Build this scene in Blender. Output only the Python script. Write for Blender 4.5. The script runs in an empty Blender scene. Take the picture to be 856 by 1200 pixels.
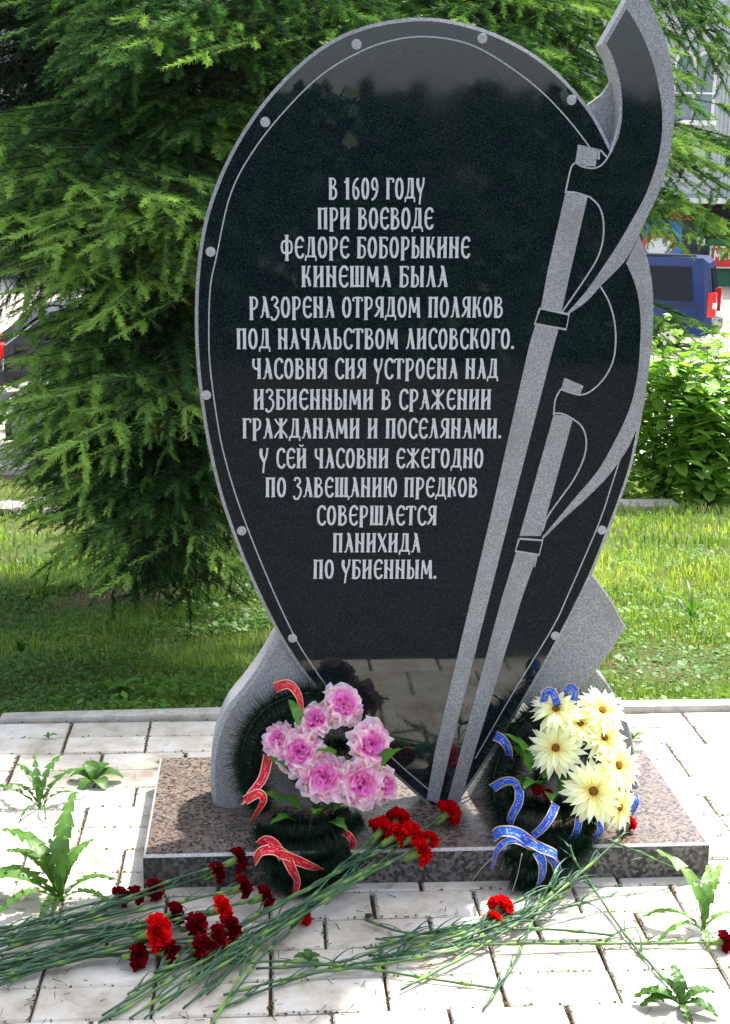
import bpy, bmesh, math, random
import numpy as np
from mathutils.geometry import tessellate_polygon
from mathutils import Vector, Matrix, Euler, Quaternion
R = math.radians
rnd = random.Random(7)
sc = bpy.context.scene
COL = sc.collection

# ------------------------------------------------------------------ camera
CAMX, CAMY, CAMZ = -0.1173, -4.1733, 1.6924
YAW, PIT, ROL, FPX = 0.0791, 0.2353, 0.0151, 1603.8      # focal length in pixels of the 856x1200 photograph
cw, sw, cp, sp, cr, sr = math.cos(YAW), math.sin(YAW), math.cos(PIT), math.sin(PIT), math.cos(ROL), math.sin(ROL)
_r0 = Vector((cw, -sw, 0)); _f = Vector((sw*cp, cw*cp, -sp)); _u0 = Vector((sw*sp, cw*sp, cp))
c_right = _r0*cr + _u0*sr; c_up = -_r0*sr + _u0*cr
cd = bpy.data.cameras.new('camera'); cam = bpy.data.objects.new('camera', cd); COL.objects.link(cam)
cam.matrix_world = Matrix(((c_right.x, c_up.x, -_f.x, CAMX), (c_right.y, c_up.y, -_f.y, CAMY), (c_right.z, c_up.z, -_f.z, CAMZ), (0, 0, 0, 1)))
cd.sensor_fit = 'VERTICAL'; cd.sensor_height = 24; cd.lens = FPX/1200*24
cd.clip_start = 0.05; cd.clip_end = 2000
sc.camera = cam

# ------------------------------------------------------------------ world, sun, exposure
SUN_AZ, SUN_EL = math.atan2(.71, .70), R(57)
w = bpy.data.worlds.new('World'); sc.world = w; w.use_nodes = True
nt = w.node_tree; nt.nodes.clear()
sky = nt.nodes.new('ShaderNodeTexSky'); sky.sky_type = 'NISHITA'; sky.sun_disc = False
sky.sun_elevation = SUN_EL; sky.sun_rotation = SUN_AZ; sky.air_density = 1.0; sky.dust_density = 3.0; sky.ozone_density = 1.0
hsv = nt.nodes.new('ShaderNodeHueSaturation'); hsv.inputs['Saturation'].default_value = 0.55
bg = nt.nodes.new('ShaderNodeBackground'); bg.inputs['Strength'].default_value = 0.15
wo = nt.nodes.new('ShaderNodeOutputWorld')
nt.links.new(sky.outputs[0], hsv.inputs['Color']); nt.links.new(hsv.outputs[0], bg.inputs['Color']); nt.links.new(bg.outputs[0], wo.inputs['Surface'])
sl = bpy.data.lights.new('sun', 'SUN'); sl.energy = 3.3; sl.angle = R(2.0); sl.color = (1, .96, .88)
so = bpy.data.objects.new('sun', sl); COL.objects.link(so)
sd = Vector((math.sin(SUN_AZ)*math.cos(SUN_EL), math.cos(SUN_AZ)*math.cos(SUN_EL), math.sin(SUN_EL)))
so.rotation_euler = sd.to_track_quat('Z', 'Y').to_euler(); so.location = sd*30
sc.view_settings.view_transform = 'Standard'; sc.view_settings.look = 'None'
sc.view_settings.exposure = 1.62; sc.view_settings.gamma = 1

# ------------------------------------------------------------------ pixel of the photograph -> ray -> point on a real plane
def ray(x, y):
    u, v = x-428, y-600
    u, v = u*cr + v*sr, -u*sr + v*cr
    up, xr = -v/FPX, u/FPX
    yy = cp + up*sp; z = -sp + up*cp
    return Vector((xr*cw + yy*sw, -xr*sw + yy*cw, z))
OC = Vector((CAMX, CAMY, CAMZ))
def on_y(x, y, Y):
    d = ray(x, y); return OC + d*((Y-OC.y)/d.y)
def on_z(x, y, z):
    d = ray(x, y); return OC + d*((z-OC.z)/d.z)

# ------------------------------------------------------------------ helpers
def finish(o, label=None, cat=None, group=None, kind=None):
    if label: o['label'] = label
    if cat: o['category'] = cat
    if group: o['group'] = group
    if kind: o['kind'] = kind
    return o
def empty(name, loc, label=None, cat=None, group=None, rz=0):
    o = bpy.data.objects.new(name, None); COL.objects.link(o)
    o.location = loc; o.rotation_euler.z = rz; o.empty_display_size = .1
    return finish(o, label, cat, group)
def mesh(name, vs, fs, mats, idx=None, smooth=False):
    m = bpy.data.meshes.new(name); m.from_pydata([tuple(v) for v in vs], [], [tuple(f) for f in fs])
    for a in (mats if isinstance(mats, (list, tuple)) else [mats]): m.materials.append(a)
    if idx is not None: m.polygons.foreach_set('material_index', np.array(idx, dtype=np.int32))
    if smooth: m.polygons.foreach_set('use_smooth', np.ones(len(m.polygons), dtype=bool))
    m.update(); return m
def fast_tris(name, V, T, mats, attr=None, attrname='tone', smooth=False):
    m = bpy.data.meshes.new(name)
    n, k = len(V), len(T)
    m.vertices.add(n); m.vertices.foreach_set('co', np.ascontiguousarray(V, dtype=np.float32).ravel())
    m.loops.add(3*k); m.loops.foreach_set('vertex_index', np.ascontiguousarray(T, dtype=np.int32).ravel())
    m.polygons.add(k); m.polygons.foreach_set('loop_start', np.arange(0, 3*k, 3, dtype=np.int32))
    m.update(calc_edges=True); m.materials.append(mats)
    if smooth: m.polygons.foreach_set('use_smooth', np.ones(k, dtype=bool))
    if attr is not None:
        a = m.attributes.new(attrname, 'FLOAT', 'POINT'); a.data.foreach_set('value', np.ascontiguousarray(attr, dtype=np.float32))
    m.validate(); return m
def link(name, m, parent=None, loc=(0, 0, 0), rot=None, scale=None):
    o = bpy.data.objects.new(name, m); COL.objects.link(o); o.parent = parent; o.location = loc
    if rot is not None:
        if isinstance(rot, Quaternion): o.rotation_mode = 'QUATERNION'; o.rotation_quaternion = rot
        else: o.rotation_euler = rot
    if scale is not None: o.scale = scale if hasattr(scale, '__len__') else (scale,)*3
    return o
def bm_obj(name, bm, mats, parent=None, loc=(0, 0, 0), smooth=False, rz=0):
    m = bpy.data.meshes.new(name); bmesh.ops.recalc_face_normals(bm, faces=bm.faces); bm.to_mesh(m); bm.free()
    for a in (mats if isinstance(mats, (list, tuple)) else [mats]): m.materials.append(a)
    if smooth: m.polygons.foreach_set('use_smooth', np.ones(len(m.polygons), dtype=bool))
    o = link(name, m, parent, loc); o.rotation_euler.z = rz; return o
def bx(bm, x0, x1, y0, y1, z0, z1, bev=0, mi=0):
    vs = [bm.verts.new(p) for p in ((x0, y0, z0), (x1, y0, z0), (x1, y1, z0), (x0, y1, z0), (x0, y0, z1), (x1, y0, z1), (x1, y1, z1), (x0, y1, z1))]
    fs = [bm.faces.new([vs[i] for i in f]) for f in ((0, 3, 2, 1), (4, 5, 6, 7), (0, 1, 5, 4), (1, 2, 6, 5), (2, 3, 7, 6), (3, 0, 4, 7))]
    for f in fs: f.material_index = mi
    if bev:
        es = list({e for f in fs for e in f.edges})
        bmesh.ops.bevel(bm, geom=es, offset=bev, segments=2, profile=.6, affect='EDGES')
def boxobj(name, b, mat, parent=None, bev=0, loc=(0, 0, 0)):
    bm = bmesh.new(); bx(bm, *b, bev=bev); return bm_obj(name, bm, mat, parent, loc)
def catmull(pts, n=6, closed=False):
    P = [Vector(p) for p in pts]; out = []
    N = len(P); rng = range(N if closed else N-1)
    for i in rng:
        p0 = P[(i-1) % N] if closed or i > 0 else P[0]*2-P[1]
        p1 = P[i]; p2 = P[(i+1) % N]
        p3 = P[(i+2) % N] if closed or i+2 < N else P[-1]*2-P[-2]
        for k in range(n):
            t = k/n
            out.append(.5*((2*p1) + (p2-p0)*t + (2*p0-5*p1+4*p2-p3)*t*t + (3*p1-p0-3*p2+p3)*t**3))
    if not closed: out.append(P[-1].copy())
    return out
def tube(pts, rad, sides=6, cap=True):
    P = [Vector(p) for p in pts]; n = len(P); vs = []; fs = []
    rr = rad if hasattr(rad, '__len__') else [rad]*n
    up = Vector((0, 0, 1)); 
    for i, p in enumerate(P):
        t = (P[min(i+1, n-1)]-P[max(i-1, 0)]).normalized()
        a = t.cross(up)
        if a.length < .05: a = t.cross(Vector((1, 0, 0)))
        a.normalize(); b = a.cross(t).normalized()
        for k in range(sides):
            an = 2*math.pi*k/sides
            vs.append(p + a*math.cos(an)*rr[i] + b*math.sin(an)*rr[i])
    for i in range(n-1):
        for k in range(sides):
            k2 = (k+1) % sides
            fs.append((i*sides+k, i*sides+k2, (i+1)*sides+k2, (i+1)*sides+k))
    if cap: fs += [tuple(range(sides-1, -1, -1)), tuple((n-1)*sides+k for k in range(sides))]
    return vs, fs

# ------------------------------------------------------------------ materials
def mat(name, col, rough=.7, spec=.4, metal=0, coat=0):
    m = bpy.data.materials.new(name); m.use_nodes = True; b = m.node_tree.nodes['Principled BSDF']
    b.inputs['Base Color'].default_value = (*col, 1); b.inputs['Roughness'].default_value = rough
    b.inputs['Specular IOR Level'].default_value = spec; b.inputs['Metallic'].default_value = metal; b.inputs['Coat Weight'].default_value = coat
    return m
def N(m, t, **k):
    n = m.node_tree.nodes.new(t)
    for a, v in k.items(): setattr(n, a, v)
    return n
def L(m, a, b): m.node_tree.links.new(a, b)
def coords(m, obj=True, scale=None):
    tc = N(m, 'ShaderNodeTexCoord'); out = tc.outputs['Object']
    if not obj:
        g = N(m, 'ShaderNodeNewGeometry'); out = g.outputs['Position']
    if scale:
        mp = N(m, 'ShaderNodeMapping'); mp.inputs['Scale'].default_value = scale; L(m, out, mp.inputs[0]); out = mp.outputs[0]
    return out
def ramp(m, fac, stops, mode='LINEAR'):
    r = N(m, 'ShaderNodeValToRGB'); r.color_ramp.interpolation = mode
    e = r.color_ramp.elements
    while len(e) < len(stops): e.new(.5)
    for i, (p, c) in enumerate(stops): e[i].position = p; e[i].color = (*c, 1) if len(c) == 3 else c
    L(m, fac, r.inputs[0]); return r.outputs[0]
def noise(m, co, scale, detail=3, rough=.55, out='Fac'):
    n = N(m, 'ShaderNodeTexNoise'); n.inputs['Scale'].default_value = scale; n.inputs['Detail'].default_value = detail; n.inputs['Roughness'].default_value = rough
    L(m, co, n.inputs['Vector']); return n.outputs[out]
def voro(m, co, scale, out='Color', feature='F1'):
    n = N(m, 'ShaderNodeTexVoronoi', feature=feature); n.inputs['Scale'].default_value = scale; L(m, co, n.inputs['Vector']); return n.outputs[out]
def mix(m, fac, a, b, mode='MIX'):
    n = N(m, 'ShaderNodeMixRGB', blend_type=mode)
    for s, v in ((0, fac), (1, a), (2, b)):
        if isinstance(v, (int, float)): n.inputs[s].default_value = v
        elif isinstance(v, tuple): n.inputs[s].default_value = (*v, 1)
        else: L(m, v, n.inputs[s])
    return n.outputs[0]
def bump(m, h, strength=.3, dist=.002):
    b = N(m, 'ShaderNodeBump'); b.inputs['Strength'].default_value = strength; b.inputs['Distance'].default_value = dist
    L(m, h, b.inputs['Height']); L(m, b.outputs[0], P(m).inputs['Normal'])
def P(m): return m.node_tree.nodes['Principled BSDF']

def granite(name, cols, sc1, rough, bmp=0, dirt=None, rvar=None):
    m = mat(name, cols[0], rough, .5)
    co = coords(m, obj=False)
    v = voro(m, co, sc1, 'Color'); sep = N(m, 'ShaderNodeSeparateColor'); L(m, v, sep.inputs[0])
    n2 = noise(m, co, sc1*.55, 4, .7)
    f = mix(m, .45, sep.outputs[0], n2)
    c = ramp(m, f, [(i/(len(cols)-1)*.5+.25, cc) for i, cc in enumerate(cols)])
    if dirt:
        d = ramp(m, noise(m, co, dirt[0], 5, .6), [(dirt[2], (0, 0, 0)), (dirt[3], (1, 1, 1))])
        c = mix(m, d, c, dirt[1])
    L(m, c, P(m).inputs['Base Color'])
    if rvar:
        rr = N(m, 'ShaderNodeMapRange'); L(m, noise(m, co, 5, 4, .6), rr.inputs[0]); rr.inputs[3].default_value = rvar[0]; rr.inputs[4].default_value = rvar[1]
        rr.inputs[1].default_value = .35; rr.inputs[2].default_value = .65
        L(m, rr.outputs[0], P(m).inputs['Roughness'])
    if bmp: bump(m, noise(m, co, sc1*1.2, 3, .6), bmp, .0015)
    return m
M = {}
M['black'] = granite('polished_black_granite', [(.0018, .0066, .0082), (.0030, .0082, .0098), (.0055, .0112, .0128), (.022, .031, .034)], 620, .06, 0, None, (.015, .07))
P(M['black']).inputs['Specular IOR Level'].default_value = .56
M['rough'] = granite('hammered_grey_granite', [(.17, .173, .178), (.25, .255, .262), (.31, .315, .325), (.45, .46, .47)], 520, .85, .5, (7, (.20, .205, .20), .5, .8))
M['engrave'] = granite('engraved_grey_granite', [(.26, .27, .28), (.36, .37, .38), (.46, .47, .48)], 500, .9, 0)
M['letter'] = granite('lettering_pale_granite', [(.44, .45, .46), (.54, .55, .56), (.62, .63, .64)], 500, .9, 0)
M['base'] = granite('pink_grey_granite_polished', [(.025, .024, .023), (.06, .054, .05), (.15, .105, .085), (.21, .155, .125), (.10, .08, .07), (.21, .165, .14)], 150, .22, .05, (9, (.10, .085, .07), .52, .8), (.12, .4))
M['basefront'] = granite('grey_granite_sawn', [(.015, .015, .017), (.04, .04, .044), (.10, .094, .09), (.17, .155, .145)], 120, .6, .25, (6, (.055, .045, .03), .5, .75))
M['edgelight'] = granite('pale_granite_edge_highlight', [(.34, .33, .32), (.45, .44, .43), (.55, .54, .52)], 300, .8, .5)

def brick_mat():
    m = mat('white_silicate_brick', (.62, .60, .56), .85, .25)
    co = coords(m, obj=False); oi = N(m, 'ShaderNodeObjectInfo')
    r = ramp(m, oi.outputs['Random'], [(0, (.50, .48, .44)), (.35, (.60, .58, .54)), (.7, (.67, .65, .61)), (1, (.57, .545, .50))])
    st = ramp(m, noise(m, co, 6, 6, .65), [(.38, (1, 1, 1)), (.52, (.84, .80, .73)), (.66, (.56, .51, .43))])
    c = mix(m, 1.0, r, st, 'MULTIPLY')
    fl = ramp(m, noise(m, co, 55, 5, .75), [(.60, (1, 1, 1)), (.70, (.62, .56, .48))])
    c = mix(m, .45, c, fl, 'MULTIPLY')
    sp_ = ramp(m, noise(m, co, 240, 3, .7), [(.60, (1, 1, 1)), (.72, (.55, .5, .42))])
    c = mix(m, .5, c, sp_, 'MULTIPLY')
    L(m, c, P(m).inputs['Base Color']); bump(m, noise(m, co, 160, 6, .7), .45, .0012); return m
M['brick'] = brick_mat()
def soil_mat(name, a, b, s=20, bs=.6):
    m = mat(name, a, .95, .1); co = coords(m, obj=False)
    L(m, ramp(m, noise(m, co, s, 7, .7), [(.35, a), (.65, b)]), P(m).inputs['Base Color']); bump(m, noise(m, co, s*4, 5, .7), bs, .006); return m
M['joint'] = soil_mat('mossy_joint_dirt', (.045, .032, .018), (.16, .125, .07), 45)
M['kerb'] = soil_mat('weathered_concrete_kerb', (.30, .28, .25), (.50, .48, .44), 14, .3)
def ground_mat():
    m = mat('grassy_soil', (.06, .05, .02), .95, .1); co = coords(m, obj=False)
    a = ramp(m, noise(m, co, 1.6, 6, .65), [(.38, (.055, .085, .018)), (.56, (.085, .10, .03)), (.68, (.12, .085, .05))])
    b = ramp(m, noise(m, co, 60, 5, .7), [(.3, (.35, .35, .35)), (.7, (1.5, 1.5, 1.5))])
    L(m, mix(m, 1, a, b, 'MULTIPLY'), P(m).inputs['Base Color']); bump(m, noise(m, co, 70, 5, .7), .8, .01); return m
M['ground'] = ground_mat()
M['asphalt'] = soil_mat('dark_asphalt', (.030, .027, .025), (.055, .05, .046), 9, .4)  # dark mottled tone for the forecourt asphalt
M['lot'] = soil_mat('dusty_pale_asphalt', (.36, .33, .28), (.50, .46, .40), 3, .1)
M['stone'] = soil_mat('dull_field_stone', (.16, .15, .13), (.33, .31, .28), 16, .6)

def leafmat(name, lo, hi, trans=.35, rough=.5, attr='tone', mid=None, gloss=.1):
    m = bpy.data.materials.new(name); m.use_nodes = True; nt = m.node_tree; nt.nodes.clear()
    at = N(m, 'ShaderNodeAttribute', attribute_name=attr)
    stops = [(0, lo), (1, hi)] if mid is None else [(0, lo), (.5, mid), (1, hi)]
    c = ramp(m, at.outputs['Fac'], stops)
    d = N(m, 'ShaderNodeBsdfDiffuse'); t = N(m, 'ShaderNodeBsdfTranslucent'); g = N(m, 'ShaderNodeBsdfGlossy'); g.inputs['Roughness'].default_value = rough
    L(m, c, d.inputs[0]); 
    tc = mix(m, 1, c, (1.25, 1.35, .6), 'MULTIPLY'); L(m, tc, t.inputs[0])
    m1 = N(m, 'ShaderNodeMixShader'); m1.inputs[0].default_value = trans; L(m, d.outputs[0], m1.inputs[1]); L(m, t.outputs[0], m1.inputs[2])
    m2 = N(m, 'ShaderNodeMixShader'); m2.inputs[0].default_value = .035; L(m, m1.outputs[0], m2.inputs[1]); L(m, g.outputs[0], m2.inputs[2])
    if gloss == 0: m2 = m1
    o = N(m, 'ShaderNodeOutputMaterial'); L(m, m2.outputs[0], o.inputs[0]); return m
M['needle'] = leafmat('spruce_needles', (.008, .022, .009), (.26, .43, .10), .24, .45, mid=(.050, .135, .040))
M['needle2'] = leafmat('spruce_needles_dry', (.07, .05, .02), (.10, .10, .035), .15, .6)
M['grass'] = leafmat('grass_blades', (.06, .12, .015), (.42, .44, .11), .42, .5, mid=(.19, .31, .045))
M['herb'] = leafmat('low_herb_leaves', (.04, .11, .015), (.20, .36, .05), .35, .5, mid=(.09, .21, .028))
M['shrubleaf'] = leafmat('shrub_leaves', (.06, .15, .02), (.34, .50, .10), .45, .4, mid=(.15, .32, .045))
M['hedgeleaf'] = leafmat('far_tree_leaves', (.012, .04, .024), (.04, .09, .04), .2, .5)
M['hedgecore'] = soil_mat('hedge_core_fill', (.008, .022, .014), (.02, .045, .02), 9, .8)
M['bark'] = soil_mat('spruce_bark', (.018, .014, .010), (.06, .045, .032), 30, 1)
M['twig'] = soil_mat('dry_twig', (.06, .045, .035), (.15, .12, .09), 60, .3)
M['weed'] = leafmat('weed_leaf', (.03, .09, .012), (.14, .28, .04), .3, .45, mid=(.07, .17, .022))
M['stem'] = leafmat('carnation_stem', (.025, .075, .035), (.20, .33, .06), .1, .4, mid=(.055, .14, .055))
M['cleaf'] = leafmat('carnation_leaf', (.018, .065, .040), (.065, .15, .085), .15, .45)
M['petal_red'] = leafmat('scarlet_petals', (.38, .002, .004), (.80, .006, .012), .25, .6, gloss=0)
M['petal_dark'] = leafmat('crimson_petals', (.022, .0005, .003), (.25, .002, .012), .2, .6, gloss=0)
M['petal_pink'] = leafmat('pink_silk_petals', (.62, .005, .40), (.97, .84, .97), .4, .6, mid=(.86, .20, .72), gloss=0)
M['petal_yellow'] = leafmat('pale_yellow_silk_petals', (.85, .62, .04), (.97, .97, .84), .35, .6, mid=(.94, .93, .62), gloss=0)
M['tinsel'] = leafmat('dark_green_tinsel', (.003, .008, .006), (.026, .070, .040), .1, .35)
M['disc'] = soil_mat('gerbera_centre', (.09, .03, .01), (.45, .22, .03), 260, .8)
M['fakeleaf'] = leafmat('plastic_leaf', (.02, .09, .012), (.10, .26, .03), .2, .35)
def ribbon_mat(name, base, edge, letter, frq=70):
    m = mat(name, base, .38, .25); 
    au = N(m, 'ShaderNodeAttribute', attribute_name='across'); al = N(m, 'ShaderNodeAttribute', attribute_name='along')
    e = ramp(m, au.outputs['Fac'], [(0, (1, 1, 1)), (.10, (0, 0, 0)), (.90, (1, 1, 1))], 'CONSTANT')
    cx = N(m, 'ShaderNodeCombineXYZ'); 
    mu = N(m, 'ShaderNodeMath', operation='MULTIPLY'); mu.inputs[1].default_value = frq; L(m, al.outputs['Fac'], mu.inputs[0])
    mv = N(m, 'ShaderNodeMath', operation='MULTIPLY'); mv.inputs[1].default_value = 1.6; L(m, au.outputs['Fac'], mv.inputs[0])
    L(m, mu.outputs[0], cx.inputs[0]); L(m, mv.outputs[0], cx.inputs[1])
    v = noise(m, cx.outputs[0], 2.6, 3, .6)
    lt = ramp(m, v, [(0, (0, 0, 0)), (.57, (1, 1, 1)), (.64, (0, 0, 0)), (.9, (0, 0, 0))], 'CONSTANT')
    mid = ramp(m, au.outputs['Fac'], [(0, (0, 0, 0)), (.24, (1, 1, 1)), (.78, (0, 0, 0))], 'CONSTANT')
    lt = mix(m, 1, lt, mid, 'MULTIPLY')
    c = mix(m, lt, (*base,), (*letter,)); c = mix(m, e, c, (*edge,))
    L(m, c, P(m).inputs['Base Color']); return m
M['ribbon_red'] = ribbon_mat('red_satin_ribbon', (.62, .0, .035), (.85, .45, .30), (.80, .30, .16))
M['ribbon_blue'] = ribbon_mat('blue_satin_ribbon', (.008, .10, .62), (.60, .42, .22), (.50, .45, .42), 60)
M['wire'] = mat('thin_wire', (.30, .30, .28), .4, .5, .5)
M['dark'] = mat('dark_gap', (.012, .012, .012), .9)

# ------------------------------------------------------------------ terrain
def gz(x, y):
    t = max(0.0, min(1.0, (y-.1)/11.0))
    bumpy = .012*math.sin(x*5.1+y*2.3)*math.sin(y*3.7-x) if .2 < y < 11 else 0
    return -1.6*(t*.92+.08*t*t*(3-2*t)) - .012 + bumpy*min(1, max(0, (y-.2)))
xs = [-250, -80, -30, -14] + [i*.5 for i in range(-20, 29)] + [18, 35, 80, 250]
ys = [-250, -80, -30, -14, -6, -3, 0.02] + [.1+.3*i for i in range(1, 38)] + [12, 20, 45, 90, 400]
vs = [(x, y, gz(x, y)-.035) for y in ys for x in xs]; nx = len(xs)
fs = [(j*nx+i, j*nx+i+1, (j+1)*nx+i+1, (j+1)*nx+i) for j in range(len(ys)-1) for i in range(nx-1)]
g = link('ground', mesh('ground', vs, fs, M['ground'], smooth=True)); finish(g, 'grassy ground sloping down behind the paving', kind='structure')

lot = boxobj('parking_lot', (-80, 90, 11.6, 120, -1.70, -1.575), M['lot']); fc = boxobj('forecourt', (-12, 14, -10.8, -2.28, -.12, -.03), M['asphalt']); finish(fc, 'dark asphalt in front of the memorial paving', kind='structure')
finish(lot, 'pale dusty asphalt of the parking area beyond the lawn', kind='structure')

# paving: mossy bed with single white bricks lying on it
pav = boxobj('paving', (-2.6, 3.2, -2.27, .03, -.10, -.016), M['joint']); finish(pav, 'white silicate brick paving with mossy joints', kind='structure')
def brick_mesh(seed):
    r_ = random.Random(seed); bm = bmesh.new(); bx(bm, -.1212, .1212, -.0603, .0603, -.06, 0)
    top = [e for e in bm.edges if all(v.co.z > -.01 for v in e.verts)]
    bmesh.ops.bevel(bm, geom=top, offset=.0045, segments=1, affect='EDGES')
    for v in bm.verts:
        v.co.x += r_.uniform(-.0012, .0012); v.co.y += r_.uniform(-.0010, .0010)
    m = bpy.data.meshes.new('brick'); bmesh.ops.recalc_face_normals(bm, faces=bm.faces); bm.to_mesh(m); bm.free(); m.materials.append(M['brick']); return m
BR = [brick_mesh(i) for i in range(6)]
phase = [.03, .03, .154, .154, .03, .154, .154, .03, .03, .154, .03, .154, .154, .03, .03, .154, .154, .03, .154, .154, .03, .03]
nb = 0
for r_ in range(18):
    yc = -.125*(r_+.5)
    x = phase[r_] - 1.25 + .125
    while x < 2.05:
        hidden = (-.40 < x-.13 and x+.13 < 1.01 and -1.07 < yc-.06 and yc+.06 < -.50)
        if not hidden and nb < 298:
            o = link('brick', BR[rnd.randrange(6)], pav, (x+rnd.uniform(-.002, .002), yc+rnd.uniform(-.001, .001), rnd.uniform(-.003, .001)),
                     (R(rnd.uniform(-.45, .45)), R(rnd.uniform(-.3, .3)), R(rnd.uniform(-.4, .4)) + (math.pi if rnd.random() < .5 else 0)))
            nb += 1
        x += .25
bm = bmesh.new()    # the bricks beyond the counted ones: joined
for r_ in range(18):
    yc = -.125*(r_+.5); x = phase[r_ % 22]-1.25+.125-1.25
    while x < 3.1:
        inside = r_ < 18 and -1.23 < x < 2.05
        if not inside and x > -2.5 and not (-.5 < yc):
            bx(bm, x-.1225, x+.1225, yc-.0605, yc+.0605, -.06, -.001)
        x += .25
o = bm_obj('outer_bricks', bm, M['brick'], pav); o['kind'] = 'stuff'

# moss and debris in the wide joints
vs = []; fs = []
for _ in range(3600):
    r_ = rnd.randrange(0, 16)
    if rnd.random() < .55:
        k = rnd.randrange(-4, 8); x = phase[r_]+.25*k+rnd.gauss(0, .0035)-.25; y = -.125*(r_+rnd.random())
    else:
        x = rnd.uniform(-1.1, 1.8); y = -.125*r_+rnd.gauss(0, .0025)
    if -.41 < x < 1.02 and -1.1 < y < -.48: continue
    s = rnd.uniform(.0012, .0032); a = rnd.uniform(0, 6.3); b0 = len(vs); z = rnd.uniform(-.004, .0015)
    for dx, dy, dz in ((-1, -1, 0), (1, -.8, 0), (1.1, 1, 0), (-.9, 1, 0), (0, 0, 1)):
        vs.append((x+s*(dx*math.cos(a)-dy*math.sin(a)), y+s*1.4*(dx*math.sin(a)+dy*math.cos(a)), z+dz*s))
    fs += [(b0, b0+1, b0+4), (b0+1, b0+2, b0+4), (b0+2, b0+3, b0+4), (b0+3, b0, b0+4)]
finish(link('moss_crumbs', mesh('moss_crumbs', vs, fs, M['joint'])), 'brown moss crumbs in the joints of the paving', 'moss', kind='stuff')
# fine clippings scattered on the bricks
vs = []; fs = []
for _ in range(900):
    x = rnd.uniform(-1.0, 1.5); y = rnd.uniform(-1.8, -1.1) if rnd.random() < .8 else rnd.uniform(-1.1, -.1)
    if -.41 < x < 1.02 and -1.1 < y < -.48: continue
    l = rnd.uniform(.005, .018); a = rnd.uniform(0, 6.3); wd = rnd.uniform(.0005, .0010); b0 = len(vs)
    c, s = math.cos(a), math.sin(a)
    for u, v in ((-l, -wd), (l, -wd), (l*.9, wd), (-l, wd)): vs.append((x+u*c-v*s, y+u*s+v*c, .0035+rnd.uniform(0, .002)))
    fs.append((b0, b0+1, b0+2, b0+3))
finish(link('plant_litter', mesh('plant_litter', vs, fs, M['twig'])), 'fine dry grass clippings scattered over the paving', 'litter', kind='stuff')

kb = empty('kerb', (0, 0, 0)); finish(kb, 'low pale concrete kerb between paving and lawn', kind='structure')
xk = -.955
for i in range(5):
    ln = (1.0, .98, 1.0, .99, 1.0)[i]
    bm = bmesh.new(); bx(bm, xk+.003, xk+ln-.003, .006, .068, -.12, .022, bev=.010)
    if i == 0:
        for v in bm.verts:
            d = v.co.x-(xk+.003)
            if d < .03: v.co.z = v.co.z-.012 if v.co.z > 0 else v.co.z
    bm_obj('kerb_stone', bm, M['kerb'], kb); xk += ln

# ------------------------------------------------------------------ MONUMENT
YF = -.845     # front plane of the polished stele
mon = empty('memorial_monument', (.3, -.8, 0), 'dark polished granite memorial stele with engraved text and two axes on a pink granite base', 'monument')
def child(o): o.location = o.location - mon.location; return o
# base block: polished top, sawn sides and a pale arris, its highlight put into the colour
bm = bmesh.new()
X0, X1, Y0, Y1, ZT = -.404, 1.012, -1.088, -.497, .089
ch = .0065
ring = lambda x0, x1, y0, y1, z: [bm.verts.new(p) for p in ((x0, y0, z), (x1, y0, z), (x1, y1, z), (x0, y1, z))]
a = ring(X0, X1, Y0, Y1, -.02); b = ring(X0, X1, Y0, Y1, ZT-ch); c = ring(X0+ch, X1-ch, Y0+ch, Y1-ch, ZT)
for q, mi in ((a, b, 1) and ((a, b), 1), ((b, c), 2)):
    for k in range(4):
        f = bm.faces.new((q[0][k], q[0][(k+1) % 4], q[1][(k+1) % 4], q[1][k])); f.material_index = mi
bm.faces.new(c).material_index = 0
bm.faces.new(a[::-1]).material_index = 1
child(bm_obj('base_block', bm, [M['base'], M['basefront'], M['edgelight']], mon))

def seg(pts, n=5): return [tuple(p) for p in catmull([(x, y, 0) for x, y in pts], n)]
def px(pts, Y): return [on_y(p[0], p[1], Y) for p in pts]
left_top = [(505, 947), (455, 902), (415, 862), (371, 809), (348, 779), (325, 742), (300, 692), (275, 632), (255, 571), (240, 502), (231, 432), (228.5, 370), (231.5, 310), (240, 258), (255, 212), (275, 170), (300, 131), (330, 95), (365, 63), (400, 41), (440, 27), (480, 21), (512, 21), (545, 27), (580, 38.5), (615, 56), (645, 77), (670, 101), (692, 128), (705, 149), (716, 171.5)]
axe_in = [(716, 171.5), (722, 156), (725.3, 133.7), (724.5, 108.5), (720.7, 88.3), (714.4, 68), (705.6, 51.7)]
axe_top = [(705.6, 51.7), (745, -17)]
axe_out = [(745, -17), (760, 0), (776, 35), (786.4, 71), (790.6, 106), (791, 131), (788.6, 158), (785, 181), (781, 199), (775, 219), (767.7, 236), (758, 255.7), (749.3, 275)]
axe2_out = [(749.3, 275), (755.4, 292.5), (761.6, 314.5), (764.8, 339), (765.7, 364), (764.5, 400), (762, 422), (758.5, 447), (755, 474)]
right_low = [(755, 474), (751, 500), (741, 547), (728.5, 585), (713.5, 625), (694.7, 672), (672, 719), (646, 768), (620, 813), (592, 860), (564, 903), (545, 930), (533, 947)]
outline = []
for s_ in (left_top, axe_in, axe_top, axe_out, axe2_out, right_low):
    q = seg(s_) if len(s_) > 2 else [(x, y, 0) for x, y in s_]
    outline += q[:-1]
outline.append((533, 947, 0))
OUT = px(outline, YF)
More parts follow.
